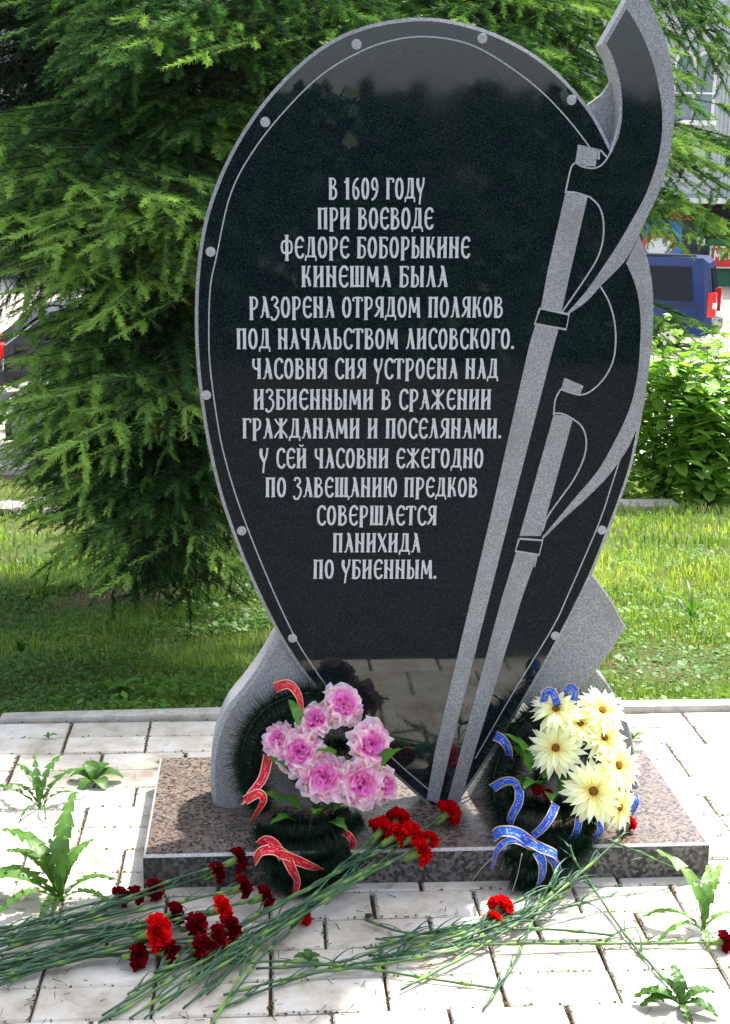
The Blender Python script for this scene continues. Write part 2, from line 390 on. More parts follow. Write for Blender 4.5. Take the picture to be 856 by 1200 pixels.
def inset2d(pts, d):
    n = len(pts); out = []
    for i in range(n):
        p0, p1, p2 = pts[i-1], pts[i], pts[(i+1) % n]
        e1 = Vector((p1.x-p0.x, p1.z-p0.z)); e2 = Vector((p2.x-p1.x, p2.z-p1.z))
        if e1.length < 1e-6: e1 = e2
        e1.normalize(); e2.normalize()
        n1 = Vector((e1.y, -e1.x)); n2 = Vector((e2.y, -e2.x)); nn = (n1+n2)
        if nn.length < .2: nn = n1
        nn.normalize(); k = 1/max(.45, nn.dot(n1))
        out.append(Vector((p1.x+nn.x*d*k, p1.y, p1.z+nn.y*d*k)))
    return out
def extr(name, pts, y0, y1, mats, parent, inset=0, chamf=0, mi_front=0, mi_side=1, mi_ch=1):
    """front at y0 (towards the camera), back at y1; optional chamfered front arris"""
    bm = bmesh.new(); n = len(pts)
    if inset:
        I = inset2d(pts, inset)
        fr = [bm.verts.new((p.x, y0, p.z)) for p in I]; md = [bm.verts.new((p.x, y0+chamf, p.z)) for p in pts]
    else:
        fr = [bm.verts.new((p.x, y0, p.z)) for p in pts]; md = fr
    bk = [bm.verts.new((p.x, y1, p.z)) for p in pts]
    for ring_, mi, fl in ((fr, mi_front, 1), (bk, mi_side, 0)):
        for tri in tessellate_polygon([[Vector((v.co.x, v.co.z, 0)) for v in ring_]]):
            try: f = bm.faces.new([ring_[q] for q in tri])
            except ValueError: continue
            f.material_index = mi
    for i in range(n):
        j = (i+1) % n
        if inset: bm.faces.new((fr[j], fr[i], md[i], md[j])).material_index = mi_ch
        bm.faces.new((md[j], md[i], bk[i], bk[j])).material_index = mi_side
    m = bpy.data.meshes.new(name); bmesh.ops.recalc_face_normals(bm, faces=bm.faces); bm.to_mesh(m); bm.free()
    for a_ in mats: m.materials.append(a_)
    return link(name, m, parent)
# orientation test for the inset direction
area = sum(OUT[i-1].x*OUT[i].z-OUT[i].x*OUT[i-1].z for i in range(len(OUT)))
SGN = 1 if area < 0 else -1
stele = extr('stele', OUT, YF, YF+.07, [M['black'], M['rough']], mon, .0085*SGN, .004); child(stele)
def sub(o):
    if o.parent is mon: o.location = o.location-mon.location
    return o
# recessed stone left standing in the notch between shield and axe
pts = px([(690, 122), (707, 110), (716, 96), (727, 100), (727, 140), (718, 172), (702, 152)], YF+.045)
sub(extr('recessed_notch', pts, YF+.045, YF+.068, [M['rough'], M['rough']], stele))
# axe blade bevels, handles: roughened areas standing a hair proud
def relief(name, pix, mats=('rough',), h=.0012, label=None):
    o = sub(extr(name, px(pix, YF), YF-h, YF+.002, [M[mats[0]], M[mats[0]]], stele))
    if label: o['label'] = label
    return o
b1_out = seg([(745, -17), (760, 0), (776, 35), (786.4, 71), (790.6, 106), (791, 131), (788.6, 158), (785, 181), (781, 199), (775, 219), (767.7, 236), (758, 255.7), (749.3, 275), (733, 305), (704, 335.4), (686.8, 353.8), (666, 368.5)])
b1_in = seg([(665, 366.5), (686.8, 341.5), (704, 317), (723.5, 287.5), (740.7, 258), (755.4, 231), (765, 206.6), (771, 187), (775.5, 161.5), (776.3, 136), (773.7, 111), (768.7, 85.8), (761, 60.6), (748.5, 33), (734.6, 10)])
relief('axe_blade', b1_out+b1_in, label='large upper axe blade with roughened grey edge')
b2 = seg([(749.3, 276), (755.4, 292.5), (761.6, 314.5), (764.8, 339), (765.7, 364), (764.5, 400), (762, 422), (758.5, 447), (755, 474)])[:-1] + \
     seg([(755, 475), (748.5, 497.5), (736, 525), (726, 540), (711, 560), (686, 585), (661, 607.5), (636, 632)]) + \
     seg([(635, 630), (651, 611), (676, 581), (701, 551), (721, 516), (736, 484), (743.5, 459), (748.5, 430), (750.5, 400), (751, 376), (748.6, 351), (743, 329), (734, 308)])
relief('axe_blade', b2, label='smaller lower axe blade with roughened grey edge', h=.0016)
relief('axe_handle', [(663, 225), (689, 230), (669, 317), (658, 366), (634, 361), (642, 317)], label='upper end of the longer axe shaft')
relief('axe_handle', [(628, 380), (655, 385), (650, 402), (599, 600), (528, 880), (514, 941), (500, 937), (510, 880), (577, 597), (621, 402)], label='long axe shaft running down to the base')
relief('shaft_cap', [(677.4, 169.3), (702, 174.7), (698, 195), (686, 194.8), (674.5, 190)])
relief('axe_handle', [(649, 486), (661, 486.5), (671.5, 491), (634, 628), (609, 628)], label='upper end of the shorter axe shaft')
relief('axe_handle', [(605, 647), (630, 650.5), (612, 700), (557, 880), (540, 939), (524, 940), (540, 880), (588.5, 700)], label='lower part of the shorter axe shaft')
relief('shaft_cap', [(661.5, 442.5), (684, 452), (680, 462.5), (668, 460), (658, 455.5)])
# engraved lines as narrow ribbons
def ribbon_flat(lines, off0=.0007):
    vs, fs = [], []; k = 0
    for pts, wd in lines:
        P_ = [Vector((p.x, p.z)) for p in pts]; n = len(P_)
        for i in range(n):
            t = (P_[min(i+1, n-1)]-P_[max(i-1, 0)])
            t = t.normalized() if t.length > 1e-9 else Vector((1, 0)); nn = Vector((-t.y, t.x))*wd/2
            y = YF-off0-.00002*(k % 12)
            vs += [(P_[i].x+nn.x, y, P_[i].y+nn.y), (P_[i].x-nn.x, y, P_[i].y-nn.y)]
            if i: b0 = len(vs)-4; fs.append((b0, b0+1, b0+3, b0+2))
        k += 1
    return vs, fs
def line(name, pixs, wd=.0045, smooth=True, m='engrave', off=.0007):
    lines = []
    for p in pixs:
        q = seg(p, 6) if smooth and len(p) > 2 else p
        lines.append((px(q, YF), wd))
    vs, fs = ribbon_flat(lines, off); return sub(link(name, mesh(name, vs, fs, M[m]), stele))
line('border_line', [[(502, 925), (461, 889), (424, 850), (386, 807), (367, 781), (345, 745), (315, 680), (284, 602), (266, 545), (256, 500), (246.5, 430), (245, 380), (247, 335), (254, 300), (271, 226), (301, 171), (342, 121), (382, 84), (428, 58), (466, 46), (501, 43), (541, 49), (577, 65), (627, 100.5), (667, 141), (702, 187)],
                      [(727, 537), (716, 572), (701, 616), (666, 697), (647, 737), (602, 811), (557, 889)]], .0032, off=.0003)
line('engraved_outline', [[(674, 190.5), (684, 195.6), (696.6, 197), (706.4, 192), (714, 181), (720, 165), (724.5, 145)],
                     [(674, 190.5), (669.6, 196), (666, 210), (662.7, 226)], [(662.7, 224.5), (676, 226), (690, 230.5)],
                     [(690.4, 230), (701.5, 241), (707, 258), (706.4, 282.6), (699, 304.7), (684, 329), (667, 353.8), (658.5, 366)],
                     [(704, 336), (713.7, 353.8), (720, 376), (721.6, 400), (718.5, 422.5), (708.5, 442.5), (693.5, 457.5), (681, 462.5), (668.5, 460), (657, 456)],
                     [(657, 456), (651, 468), (648.8, 486)], [(648.5, 484), (660, 485), (672, 491)],
                     [(672, 491), (682, 500), (687, 515), (684.7, 535), (673.5, 560), (656, 585), (642, 605), (636, 622)],
                     [(702, 187), (703, 176), (711, 184)]], .004, off=.0018)
line('shaft_binding', [[(632.8, 361), (667, 368.5), (663.5, 386), (626.7, 379.5), (632.8, 361)]], .0055, False, off=.0022)
line('shaft_binding', [[(608.5, 631), (636, 633), (632, 650), (604, 645.5), (608.5, 631)]], .0055, False, off=.0022)
line('strap_end', [[(624, 650), (622, 663), (626.5, 664), (629.5, 651)]], .003, False, off=.0022)
# studs: small roughened discs round the rim
for sx_, sy_ in ((418, 52), (565.5, 45), (311, 143), (670, 117), (247, 295), (242, 463), (283.5, 622), (343, 748), (651, 745), (705.5, 621)):
    c = on_y(sx_, sy_, YF); vs = []; fs = []; n = 20; r_ = .0118
    for k in range(n): a = 2*math.pi*k/n; vs.append((r_*math.cos(a), 0, r_*math.sin(a)))
    for k in range(n): a = 2*math.pi*k/n; vs.append((r_*.8*math.cos(a), -.0016, r_*.8*math.sin(a)))
    fs = [(k, (k+1) % n, n+(k+1) % n, n+k) for k in range(n)] + [tuple(n+k for k in range(n))]
    sub(link('stud', mesh('stud', vs, fs, M['engrave']), stele, (c.x, YF-.0004, c.z)))

# lettering in an old Slavonic hand: thick stems, thin joins
T_, H_ = .165, .085
def stem_(x, y0=0, y1=1): return [([(x, y0), (x, y1)], T_), ([(x-.10, y1), (x+.10, y1)], .06), ([(x-.10, y0), (x+.10, y0)], .06)]
E_ = [([(.44, .80), (.40, .94), (.28, 1.0), (.16, .90), (.10, .7), (.10, .3), (.16, .1), (.28, 0), (.40, .06), (.45, .2)], .13)]
O_ = lambda cx=.25, w_=.17: [([(cx, 1.0), (cx-w_*.7, .86), (cx-w_, .5), (cx-w_*.7, .14), (cx, 0)], .14), ([(cx, 1.0), (cx+w_*.7, .86), (cx+w_, .5), (cx+w_*.7, .14), (cx, 0)], .14)]
G = {
 'А': (.50, [([(.02, 0), (.14, .10), (.27, 1.0)], H_), ([(.24, 1.0), (.42, .04)], T_), ([(.12, .34), (.36, .34)], H_), ([(.16, 1.02), (.30, .98)], .08), ([(.34, 0), (.50, .0)], .06)]),
 'Б': (.48, stem_(.12) + [([(.1, .98), (.42, .98), (.42, .84)], H_), ([(.12, .58), (.30, .58), (.40, .44), (.40, .16), (.28, .01), (.1, .01)], .11)]),
 'В': (.50, stem_(.12) + [([(.1, .98), (.28, .98), (.37, .86), (.35, .68), (.14, .54)], .09), ([(.14, .54), (.34, .52), (.42, .34), (.40, .14), (.28, .01), (.1, .01)], .12)]),
 'Г': (.44, stem_(.12) + [([(.1, .97), (.40, .97), (.40, .80)], .10)]),
 'Д': (.56, [([(.13, .06), (.20, .5), (.22, .98)], H_), ([(.40, .98), (.42, .06)], T_), ([(.16, .98), (.48, .98)], H_), ([(.02, .06), (.54, .06)], .10), ([(.04, .06), (.02, -.16)], .08), ([(.52, .06), (.54, -.16)], .08)]),
 'Е': (.48, E_ + [([(.12, .52), (.36, .52), (.40, .58)], .09)]),
 'Ж': (.70, stem_(.35) + [([(.06, 1.0), (.14, .84), (.35, .52), (.12, .18), (.04, 0)], .10), ([(.64, 1.0), (.56, .84), (.35, .52), (.58, .18), (.66, 0)], .10)]),
 'З': (.44, [([(.06, .84), (.12, 1.0), (.30, .96), (.34, .76), (.20, .58), (.36, .44), (.38, .16), (.24, -.10), (.08, -.12), (.03, .04)], .11)]),
 'И': (.54, stem_(.12) + stem_(.42) + [([(.12, .30), (.42, .72)], H_)]),
 'Й': (.54, stem_(.12) + stem_(.42) + [([(.12, .30), (.42, .72)], H_), ([(.16, 1.22), (.27, 1.13), (.38, 1.22)], .07)]),
 'Н': (.54, stem_(.12) + stem_(.42) + [([(.12, .66), (.42, .36)], H_)]),
 'К': (.50, stem_(.12) + [([(.13, .48), (.30, .62), (.36, .98), (.44, .98)], .09), ([(.20, .52), (.34, .40), (.42, .02)], .14)]),
 'Л': (.50, [([(.02, .02), (.13, .10), (.24, 1.0)], H_), ([(.24, 1.0), (.40, .02)], T_), ([(.16, 1.0), (.32, 1.0)], .07), ([(.32, 0), (.50, 0)], .06)]),
 'М': (.64, [([(.08, 0), (.12, 1.0)], .10), ([(.12, 1.0), (.32, .22)], .13), ([(.32, .22), (.50, 1.0)], H_), ([(.50, 1.0), (.54, 0)], T_), ([(.02, 0), (.16, 0)], .06), ([(.46, 0), (.64, 0)], .06)]),
 'О': (.50, O_()),
 'П': (.54, stem_(.12) + stem_(.42) + [([(.05, .97), (.49, .97)], .09)]),
 'Р': (.48, stem_(.12, -.12) + [([(.1, .98), (.28, .98), (.40, .84), (.38, .56), (.26, .42), (.14, .40)], .11)]),
 'С': (.46, E_),
 'Т': (.50, stem_(.25) + [([(.04, .80), (.05, .97), (.45, .97), (.46, .80)], .09)]),
 'У': (.48, [([(.04, .98), (.16, .98)], .07), ([(.10, .98), (.10, .66), (.26, .30)], T_), ([(.42, 1.0), (.38, .66), (.26, .28), (.20, -.28)], .10), ([(.36, 1.0), (.48, 1.0)], .07)]),
 'Ф': (.62, stem_(.31, -.14, 1.10) + [([(.31, .82), (.12, .78), (.06, .52), (.12, .26), (.31, .22)], .11), ([(.31, .82), (.50, .78), (.56, .52), (.50, .26), (.31, .22)], .11)]),
 'Х': (.50, [([(.06, 1.0), (.44, 0)], T_), ([(.44, 1.0), (.06, 0)], H_), ([(.0, 1.0), (.14, 1.0)], .06), ([(.36, 0), (.50, 0)], .06)]),
 'Ч': (.50, stem_(.38) + [([(.04, .98), (.18, .98)], .06), ([(.10, .98), (.10, .66), (.20, .50), (.36, .48)], .12)]),
 'Ш': (.72, stem_(.12) + stem_(.36) + stem_(.60) + [([(.05, .03), (.67, .03)], .08)]),
 'Щ': (.74, stem_(.12) + stem_(.36) + stem_(.60) + [([(.05, .03), (.70, .03), (.72, -.18)], .08)]),
 'Ь': (.46, stem_(.12) + [([(.12, .56), (.30, .56), (.38, .42), (.38, .15), (.28, .01), (.1, .01)], .11)]),
 'Ы': (.68, stem_(.12) + [([(.12, .56), (.28, .56), (.36, .42), (.36, .15), (.26, .01), (.1, .01)], .11)] + stem_(.56)),
 'Ю': (.72, stem_(.12) + [([(.12, .52), (.34, .52)], H_)] + O_(.50, .16)),
 'Я': (.50, stem_(.40) + [([(.42, .98), (.22, .98), (.12, .84), (.14, .60), (.26, .46), (.40, .46)], .11), ([(.28, .46), (.18, .2), (.04, .02)], .12)]),
 '1': (.34, stem_(.18) + [([(.02, .78), (.17, .97)], H_)]),
 '6': (.46, [([(.38, 1.0), (.20, .86), (.10, .5), (.14, .12), (.24, 0), (.34, .10), (.38, .30), (.32, .50), (.20, .54), (.12, .42)], .12)]),
 '9': (.46, [([(.06, -.06), (.26, .12), (.36, .5), (.32, .88), (.22, 1.0), (.12, .90), (.08, .70), (.14, .50), (.26, .46), (.34, .56)], .12)]),
 '0': (.48, O_(.24, .15)),
 '.': (.16, [([(.08, -.02), (.08, .13)], .15)]),
 ' ': (.26, [])}
TEXT = [('В 1609 ГОДУ', 385, 498, 221), ('ПРИ ВОЕВОДЕ', 372, 508, 256), ('ФЕДОРЕ БОБОРЫКИНЕ', 329, 551, 290), ('КИНЕШМА БЫЛА', 353, 525, 324),
        ('РАЗОРЕНА ОТРЯДОМ ПОЛЯКОВ', 292, 590, 360), ('ПОД НАЧАЛЬСТВОМ ЛИСОВСКОГО.', 277, 603, 397), ('ЧАСОВНЯ СИЯ УСТРОЕНА НАД', 295, 584, 432),
        ('ИЗБИЕННЫМИ В СРАЖЕНИИ', 297, 576, 468), ('ГРАЖДАНАМИ И ПОСЕЛЯНАМИ.', 284, 588, 502), ('У СЕЙ ЧАСОВНИ ЕЖЕГОДНО', 304, 567, 537),
        ('ПО ЗАВЕЩАНИЮ ПРЕДКОВ', 311, 560, 571), ('СОВЕРШАЕТСЯ', 371, 512, 604), ('ПАНИХИДА', 390, 493, 636), ('ПО УБИЕННЫМ.', 367, 512, 667)]
GAP = .055
for s_, xa, xb, yc in TEXT:
    tot = sum(G[c][0]+GAP for c in s_)-GAP
    A = on_y(xa, yc, YF); B = on_y(xb, yc, YF); u = (B-A); hgt = .0475; k = u.length/tot; ud = u.normalized(); vd = Vector((-ud.z, 0, ud.x))
    lines = []; cx = 0
    for c in s_:
        for pts, wd in G[c][1]:
            q = pts if len(pts) < 3 else [(p.x, p.y) for p in catmull([(a_, b_, 0) for a_, b_ in pts], 3)]
            horiz = abs(pts[0][0]-pts[-1][0]) > abs(pts[0][1]-pts[-1][1])
            lines.append(([A + ud*((cx+a_)*k) + vd*((b_-.5)*hgt) for a_, b_ in q], wd*(hgt*.95 if horiz else (k+hgt)/2*.94)))
        cx += G[c][0]+GAP
    vs, fs = ribbon_flat(lines, .0004)
    sub(link('inscription_line', mesh('inscription_line', vs, fs, M['letter']), stele))

# side stones carrying the stele
YW = YF+.012
lw = seg([(400, 953), (292, 955), (272, 953), (257, 949), (249, 938), (246.8, 915), (247.5, 890), (253, 862), (266, 831), (286, 806), (304, 781), (318, 757), (330, 735)], 4) + [(420, 790, 0)]
wl = sub(extr('side_stone', px(lw, YW), YW, YW+.11, [M['rough'], M['rough']], mon, .012*SGN, .010)); wl['label'] = 'rounded grey side stone at the left foot of the stele'
rw = [(560, 770, 0), (694.5, 672, 0)] + seg([(696, 675), (716, 702), (734, 735.6)], 3) + [(699.8, 786, 0), (640, 850, 0)]
wr = sub(extr('side_stone', px(rw, YW), YW, YW+.06, [M['rough'], M['rough']], mon, .004*SGN, .003)); wr['label'] = 'pointed grey side stone at the right of the stele'
rw2 = [(545, 945, 0), (600, 850, 0), (680, 795, 0)] + seg([(698.4, 785), (716, 806), (733.5, 840), (744, 880), (748, 925)], 4)
wr2 = sub(extr('side_stone', px(rw2, YW+.03), YW+.03, YW+.11, [M['rough'], M['rough']], mon, .004*SGN, .003)); wr2['label'] = 'low grey stone at the right foot of the stele behind the yellow flowers'

# ------------------------------------------------------------------ leaf / petal builders
def leaf_verts(length, width, prof, curl=.25, fold=.25, seg_=8, lobes=0, lobe_d=.5, side=0, seed=0):
    """flat leaf along +Y, normal +Z, returns verts, tris, tone"""
    r_ = random.Random(seed); vs = []; fs = []
    for i in range(seg_+1):
        t = i/seg_; wd = width*.5*prof(t)
        if lobes: wd *= (1, 1-.5*lobe_d, 1-lobe_d)[i % 3] * r_.uniform(.8, 1.2)
        y = length*t; z = curl*length*math.sin(t*math.pi*.75)-curl*length*.9*t*t
        x0 = side*length*t*t
        for k, s in ((0, -1), (1, 0), (2, 1)):
            vs.append(Vector((x0+s*wd, y-(abs(s)*wd*.75 if lobes and i % 3 == 0 else 0), z+abs(s)*wd*fold)))
        if i:
            b = (i-1)*3
            fs += [(b, b+1, b+4), (b, b+4, b+3), (b+1, b+2, b+5), (b+1, b+5, b+4)]
    return vs, fs
def leafobj(name, parent, loc, rot, m, vs, fs, tone=None, jitter=.5, seed=0):
    r_ = random.Random(seed)
    V = np.array([tuple(v) for v in vs]); T = np.array(fs)
    tone = tone if tone is not None else [min(1, max(0, jitter + (0.25 if i % 3 == 1 else 0) + r_.uniform(-.15, .15))) for i in range(len(vs))]
    me = fast_tris(name, V, T, m, tone, smooth=True)
    return link(name, me, parent, loc, rot)
sinp = lambda t: math.sin(math.pi*min(1, t*.97+.03))
def bases(n, up=Vector((0, 0, 1))):
    """rotation taking +Z to n"""
    return Vector(n).normalized().to_track_quat('Z', 'Y')

# ---- weeds growing out of the joints
def rosette(name, px_, py_, label, cat, leaves, width, lobes, jitter=.5, z=0, ld=.55, grp=None):
    c = on_z(px_, py_, z)
    t = empty(name, c, label, cat, grp)
    for i, (az, ln, el) in enumerate(leaves):
        vs, fs = leaf_verts(ln, width*ln, lambda t_: (.25+.75*math.sin(math.pi*(t_**1.3)*.93+.05)), curl=.30, fold=.35, seg_=lobes*3+1 if lobes else 7, lobes=lobes, lobe_d=ld, side=.12*math.sin(i*2.1), seed=i+int(px_))
        leafobj('leaf', t, (0, 0, .002), Euler((R(el), 0, R(az)), 'XYZ'), M['weed'], vs, fs, jitter=jitter-.12, seed=i)
    return t
# az measured counter-clockwise from +Y (away); -90 = right
rosette('dandelion_plant', 72, 1056, 'large dandelion rosette with long upright lobed leaves left of the granite base', 'weed',
        [(-6, .26, 56), (12, .19, 48), (42, .24, 34), (75, .22, 10), (96, .25, 8), (-35, .17, 38), (25, .15, 60), (-70, .15, 12), (-115, .14, 5), (165, .13, 5), (58, .20, 26), (120, .18, 6), (-10, .14, 40), (180, .09, 8)], .20, 8, .45)
rosette('thistle_plant', 47, 948, 'spiky dark green thistle seedling with narrow toothed leaves on the left paving', 'weed',
        [(35, .16, 35), (-50, .19, 25), (5, .15, 60), (80, .20, 8), (-75, .13, 12), (150, .10, 5), (-20, .18, 38), (-155, .09, 5), (60, .13, 25)], .16, 6, .25, ld=.75)
rosette('plantain_plant', 110, 917, 'small broad leaved plantain sprouting in a joint behind the thistle', 'weed',
        [(75, .075, 8), (-80, .085, 8), (10, .07, 40), (150, .06, 5), (-35, .07, 35), (-150, .07, 5), (45, .06, 45)], .62, 0, .35)
rosette('dandelion_plant', 824, 1092, 'young dandelion with three tall pale green leaves at the right edge of the paving', 'weed',
        [(32, .21, 46), (-12, .16, 46), (-38, .18, 36), (112, .13, 6), (78, .14, 10), (165, .09, 5), (-70, .10, 15)], .19, 5, .7)
rosette('nettle_seedling', 798, 1180, 'dark green toothed seedling in the lower right corner of the paving', 'weed',
        [(80, .10, 12), (100, .09, 8), (-5, .085, 50), (-75, .085, 15), (-120, .08, 5), (170, .06, 5), (30, .07, 35)], .36, 6, .15, ld=.22)
rosette('tiny_seedling', 188, 905-6, 'tiny seedling at the corner behind the granite base', 'weed', [(60, .02, 40), (-60, .02, 40), (0, .02, 50)], .6, 0, .5)
rosette('tiny_seedling', 741, 868, 'tiny green seedling on the sunlit paving right of the yellow flowers', 'weed', [(80, .04, 20), (-80, .05, 20), (0, .03, 50), (-120, .03, 10)], .4, 0, .5)
rosette('tiny_seedling', 57, 866, 'tiny seedling on the bricks near the kerb at the left', 'weed', [(80, .02, 20), (-80, .03, 20), (0, .02, 50)], .5, 0, .5)
rosette('clover_seedling', 362, 1128, 'small dark clover like sprout among the stems in front of the base', 'weed', [(80, .035, 15), (-60, .03, 20), (0, .03, 40), (-150, .035, 8)], .7, 0, .15)

# ------------------------------------------------------------------ carnations
def bloom_mesh(name, m, seed, n=30, rad=.024):
    r_ = random.Random(seed); V = []; T = []; A = []
    for i in range(n):
        f = (i+.5)/n; pol = 12+78*f**.8 + r_.uniform(-8, 8); az = i*137.5+r_.uniform(-12, 12)
        q = Euler((0, R(pol), R(az)), 'XYZ').to_matrix()      # tilts +Z outwards
        wd = rad*r_.uniform(.55, .8); ln = rad*r_.uniform(.95, 1.25); b = len(V); K = 7
        for row in range(3):
            t = row/2
            for k in range(K):
                s = (k/(K-1)-.5)*2
                zig = (.16 if k % 2 else 0)*(1 if row == 2 else 0)
                p = Vector((ln*.10*math.sin(s*5+i)*t+.25*ln*t*t*t, s*wd*(.18+.82*t), ln*(t*(1-.13*s*s)-zig*.6)))
                p.x += (.12*ln*(1 if k % 2 else -1))*(t**2)
                V.append(tuple(q @ p)); A.append(min(1, max(0, .15+.75*t*r_.uniform(.7, 1.1))))
        for row in range(2):
            for k in range(K-1):
                a0 = b+row*K+k; T += [(a0, a0+1, a0+K+1), (a0, a0+K+1, a0+K)]
    return fast_tris(name, np.array(V), np.array(T), m, A, smooth=False)
BL = {'red': [bloom_mesh('bloom', M['petal_red'], s) for s in (1, 2, 3)], 'dark': [bloom_mesh('bloom', M['petal_dark'], s, 26, .0215) for s in (4, 5, 6)]}
vsc, fsc = tube([(0, 0, -.028), (0, 0, -.024), (0, 0, -.012), (0, 0, 0), (0, 0, .006)], [.0025, .0055, .0068, .0075, .0085], 8)
CAL = fast_tris('calyx', np.array([tuple(v) for v in vsc]), np.array([(f[0], f[i], f[i+1]) for f in fsc for i in range(1, len(f)-1)]), M['stem'], [.95]*len(vsc), smooth=True)
def carnation(path, label, kind='red', grp=None, size=1.0, leaves=5, seed=0, bud=False):
    """path: list of (px, py, z) in the photograph from cut end to flower head, lying at real height z"""
    r_ = random.Random(seed*31+5)
    W = [on_z(a, b, c) for a, b, c in path]
    head = W[-1]; loc = Vector((head.x, head.y, 0))
    t = empty('carnation', loc, label, 'flower', grp)
    for p in W[1:-1]: p.x += r_.uniform(-.006, .006); p.y += r_.uniform(-.008, .008)
    C_ = catmull([p-loc for p in W], 7)
    nodes = set(); step = .085; acc = r_.uniform(.02, .06)
    rad = []; NP = []
    for i, p in enumerate(C_):
        rr = .0026
        if i:
            acc += (p-C_[i-1]).length
            if acc > step: acc = 0; rr = .0046; NP.append(i)
        rad.append(rr)
    vs, fs = tube(C_, rad, 6)
    ft = [(f[0], f[i], f[i+1]) for f in fs for i in range(1, len(f)-1)]
    tone = []
    tb = r_.uniform(.02, .62)
    for i in range(len(C_)): tone += [min(1, tb + (.5 if rad[i] > .003 else r_.uniform(-.08, .12)))]*6
    link('stem', fast_tris('stem', np.array([tuple(v) for v in vs]), np.array(ft), M['stem'], tone, smooth=True), t)
    for j, i in enumerate(NP):
        if j >= leaves: break
        d = (C_[min(i+1, len(C_)-1)]-C_[i-1]).normalized(); az = math.degrees(math.atan2(-d.x, d.y))
        for s in (-1, 1):
            if r_.random() < .35: continue
            ln = r_.uniform(.05, .11)
            v2, f2 = leaf_verts(ln, .0062, lambda q: 1-.85*q, curl=r_.uniform(.0, .30), fold=.5, seg_=6, side=s*r_.uniform(-.1, .4))
            leafobj('leaf', t, C_[i], Euler((R(r_.uniform(2, 16)), 0, R(az+s*r_.uniform(4, 26)))), M['cleaf'], v2, f2, jitter=r_.uniform(.1, .7), seed=j)
    d = (C_[-1]-C_[-3]).normalized(); d = (d+Vector((0, -.25, .30))*r_.uniform(.3, 1.2)).normalized(); q = bases(d) @ Quaternion((0, 0, 1), r_.uniform(0, 6))
    if not bud: link('calyx', CAL, t, C_[-1], q, size*1.25)
    if not bud: link('bloom', BL[kind][r_.randrange(3)], t, C_[-1]+d*.006*size, q, size*1.22*r_.uniform(.9, 1.1))
    return t
gA = 'dark red carnations heaped in the left bunch'
left = [  # tail x,y ; mid ; head ; z ; kind ; label
 ((-8, 1104), (80, 1070), (176, 1044), .012, 'dark', 'dark red carnation with its small bloom nearest the left corner of the granite base'),
 ((-8, 1112), (70, 1078), (156, 1051), .020, 'dark', 'dark red carnation with the second bloom from the left at the back of the bunch'),
 ((-10, 1118), (60, 1085), (138, 1053), .010, 'dark', 'dark red carnation whose bloom is farthest left behind the stem bunch'),
 ((-8, 1100), (110, 1070), (251, 1024), .040, 'dark', 'dark red carnation resting against the front of the base under the left wreath'),
 ((-8, 1110), (120, 1066), (275, 1009), .060, 'dark', 'dark red carnation with the topmost bloom, leaning on the base left of the bow'),
 ((-8, 1122), (130, 1078), (281, 1041), .040, 'dark', 'dark red carnation tucked beneath the left wreath between the topmost and rightmost dark blooms'),
 ((-8, 1126), (150, 1090), (306, 1052), .030, 'dark', 'dark red carnation with the rightmost dark bloom just under the red bow'),
 ((-8, 1130), (100, 1096), (201, 1073), .030, 'dark', 'dark red carnation bloom directly behind the large bright red one'),
 ((-8, 1134), (110, 1100), (226, 1086), .034, 'dark', 'dark red carnation in mid heap just right of the large bright red bloom'),
 ((-8, 1142), (100, 1112), (178, 1094), .050, 'red', 'large bright red carnation on top of the left bunch of stems'),
 ((-8, 1138), (130, 1095), (256, 1067), .045, 'red', 'bright red carnation half hidden among dark blooms left of the bow'),
 ((-8, 1146), (120, 1110), (234, 1112), .016, 'dark', 'dark red carnation at the front of the heap, centre bloom of the lowest row'),
 ((-8, 1150), (100, 1122), (197, 1116), .012, 'dark', 'dark red carnation bloom right of the lowest left one in front of the heap'),
 ((-8, 1154), (80, 1126), (157, 1121), .012, 'dark', 'dark red carnation with the lowest bloom at the left front of the heap'),
 ((-8, 1128), (140, 1108), (266, 1090), .030, 'dark', 'dark red carnation at the right end of the heap with a pale brown centre'),
 ((-8, 1136), (140, 1112), (251, 1099), .034, 'dark', 'dark red carnation with brighter red petals at the right of the lowest row')]
for i, (a, b, c, z, k, lab) in enumerate(left):
    j = rnd.uniform(-6, 6)
    carnation([(a[0], a[1]+j, .006+.6*z*rnd.random()), (b[0]*.5-4, (a[1]+b[1])/2+j+rnd.uniform(-3, 3), z*.5+.006), (b[0], b[1]+j*.5, z*.7+.008), ((b[0]+c[0])/2+rnd.uniform(-8, 8), (b[1]+c[1])/2+rnd.uniform(-3, 3), z+.006), (c[0], c[1], z+.012)],
              lab, k, gA if k == 'dark' else None, 1.25 if (k == 'red' and i == 9) else rnd.uniform(.85, 1.05), 6, i)
# bare cut stems filling the same sheaf (blooms hidden under the others)
for i in range(11):
    y0 = 1090+i*6.6; z = rnd.uniform(.006, .035); x1 = rnd.uniform(120, 245); y1 = 1062+i*3.7+rnd.uniform(-4, 4)
    pth = [(-10, y0+rnd.uniform(-4, 4), z), (60, (y0*.6+y1*.4)+rnd.uniform(-4, 4), z+.004), (x1, y1, z+.006)]
    carnation(pth, 'cut carnation stem in the left sheaf with its bloom buried under the others', 'dark', 'cut carnation stems bundled at the left', 1, 4, 100+i, bud=True)
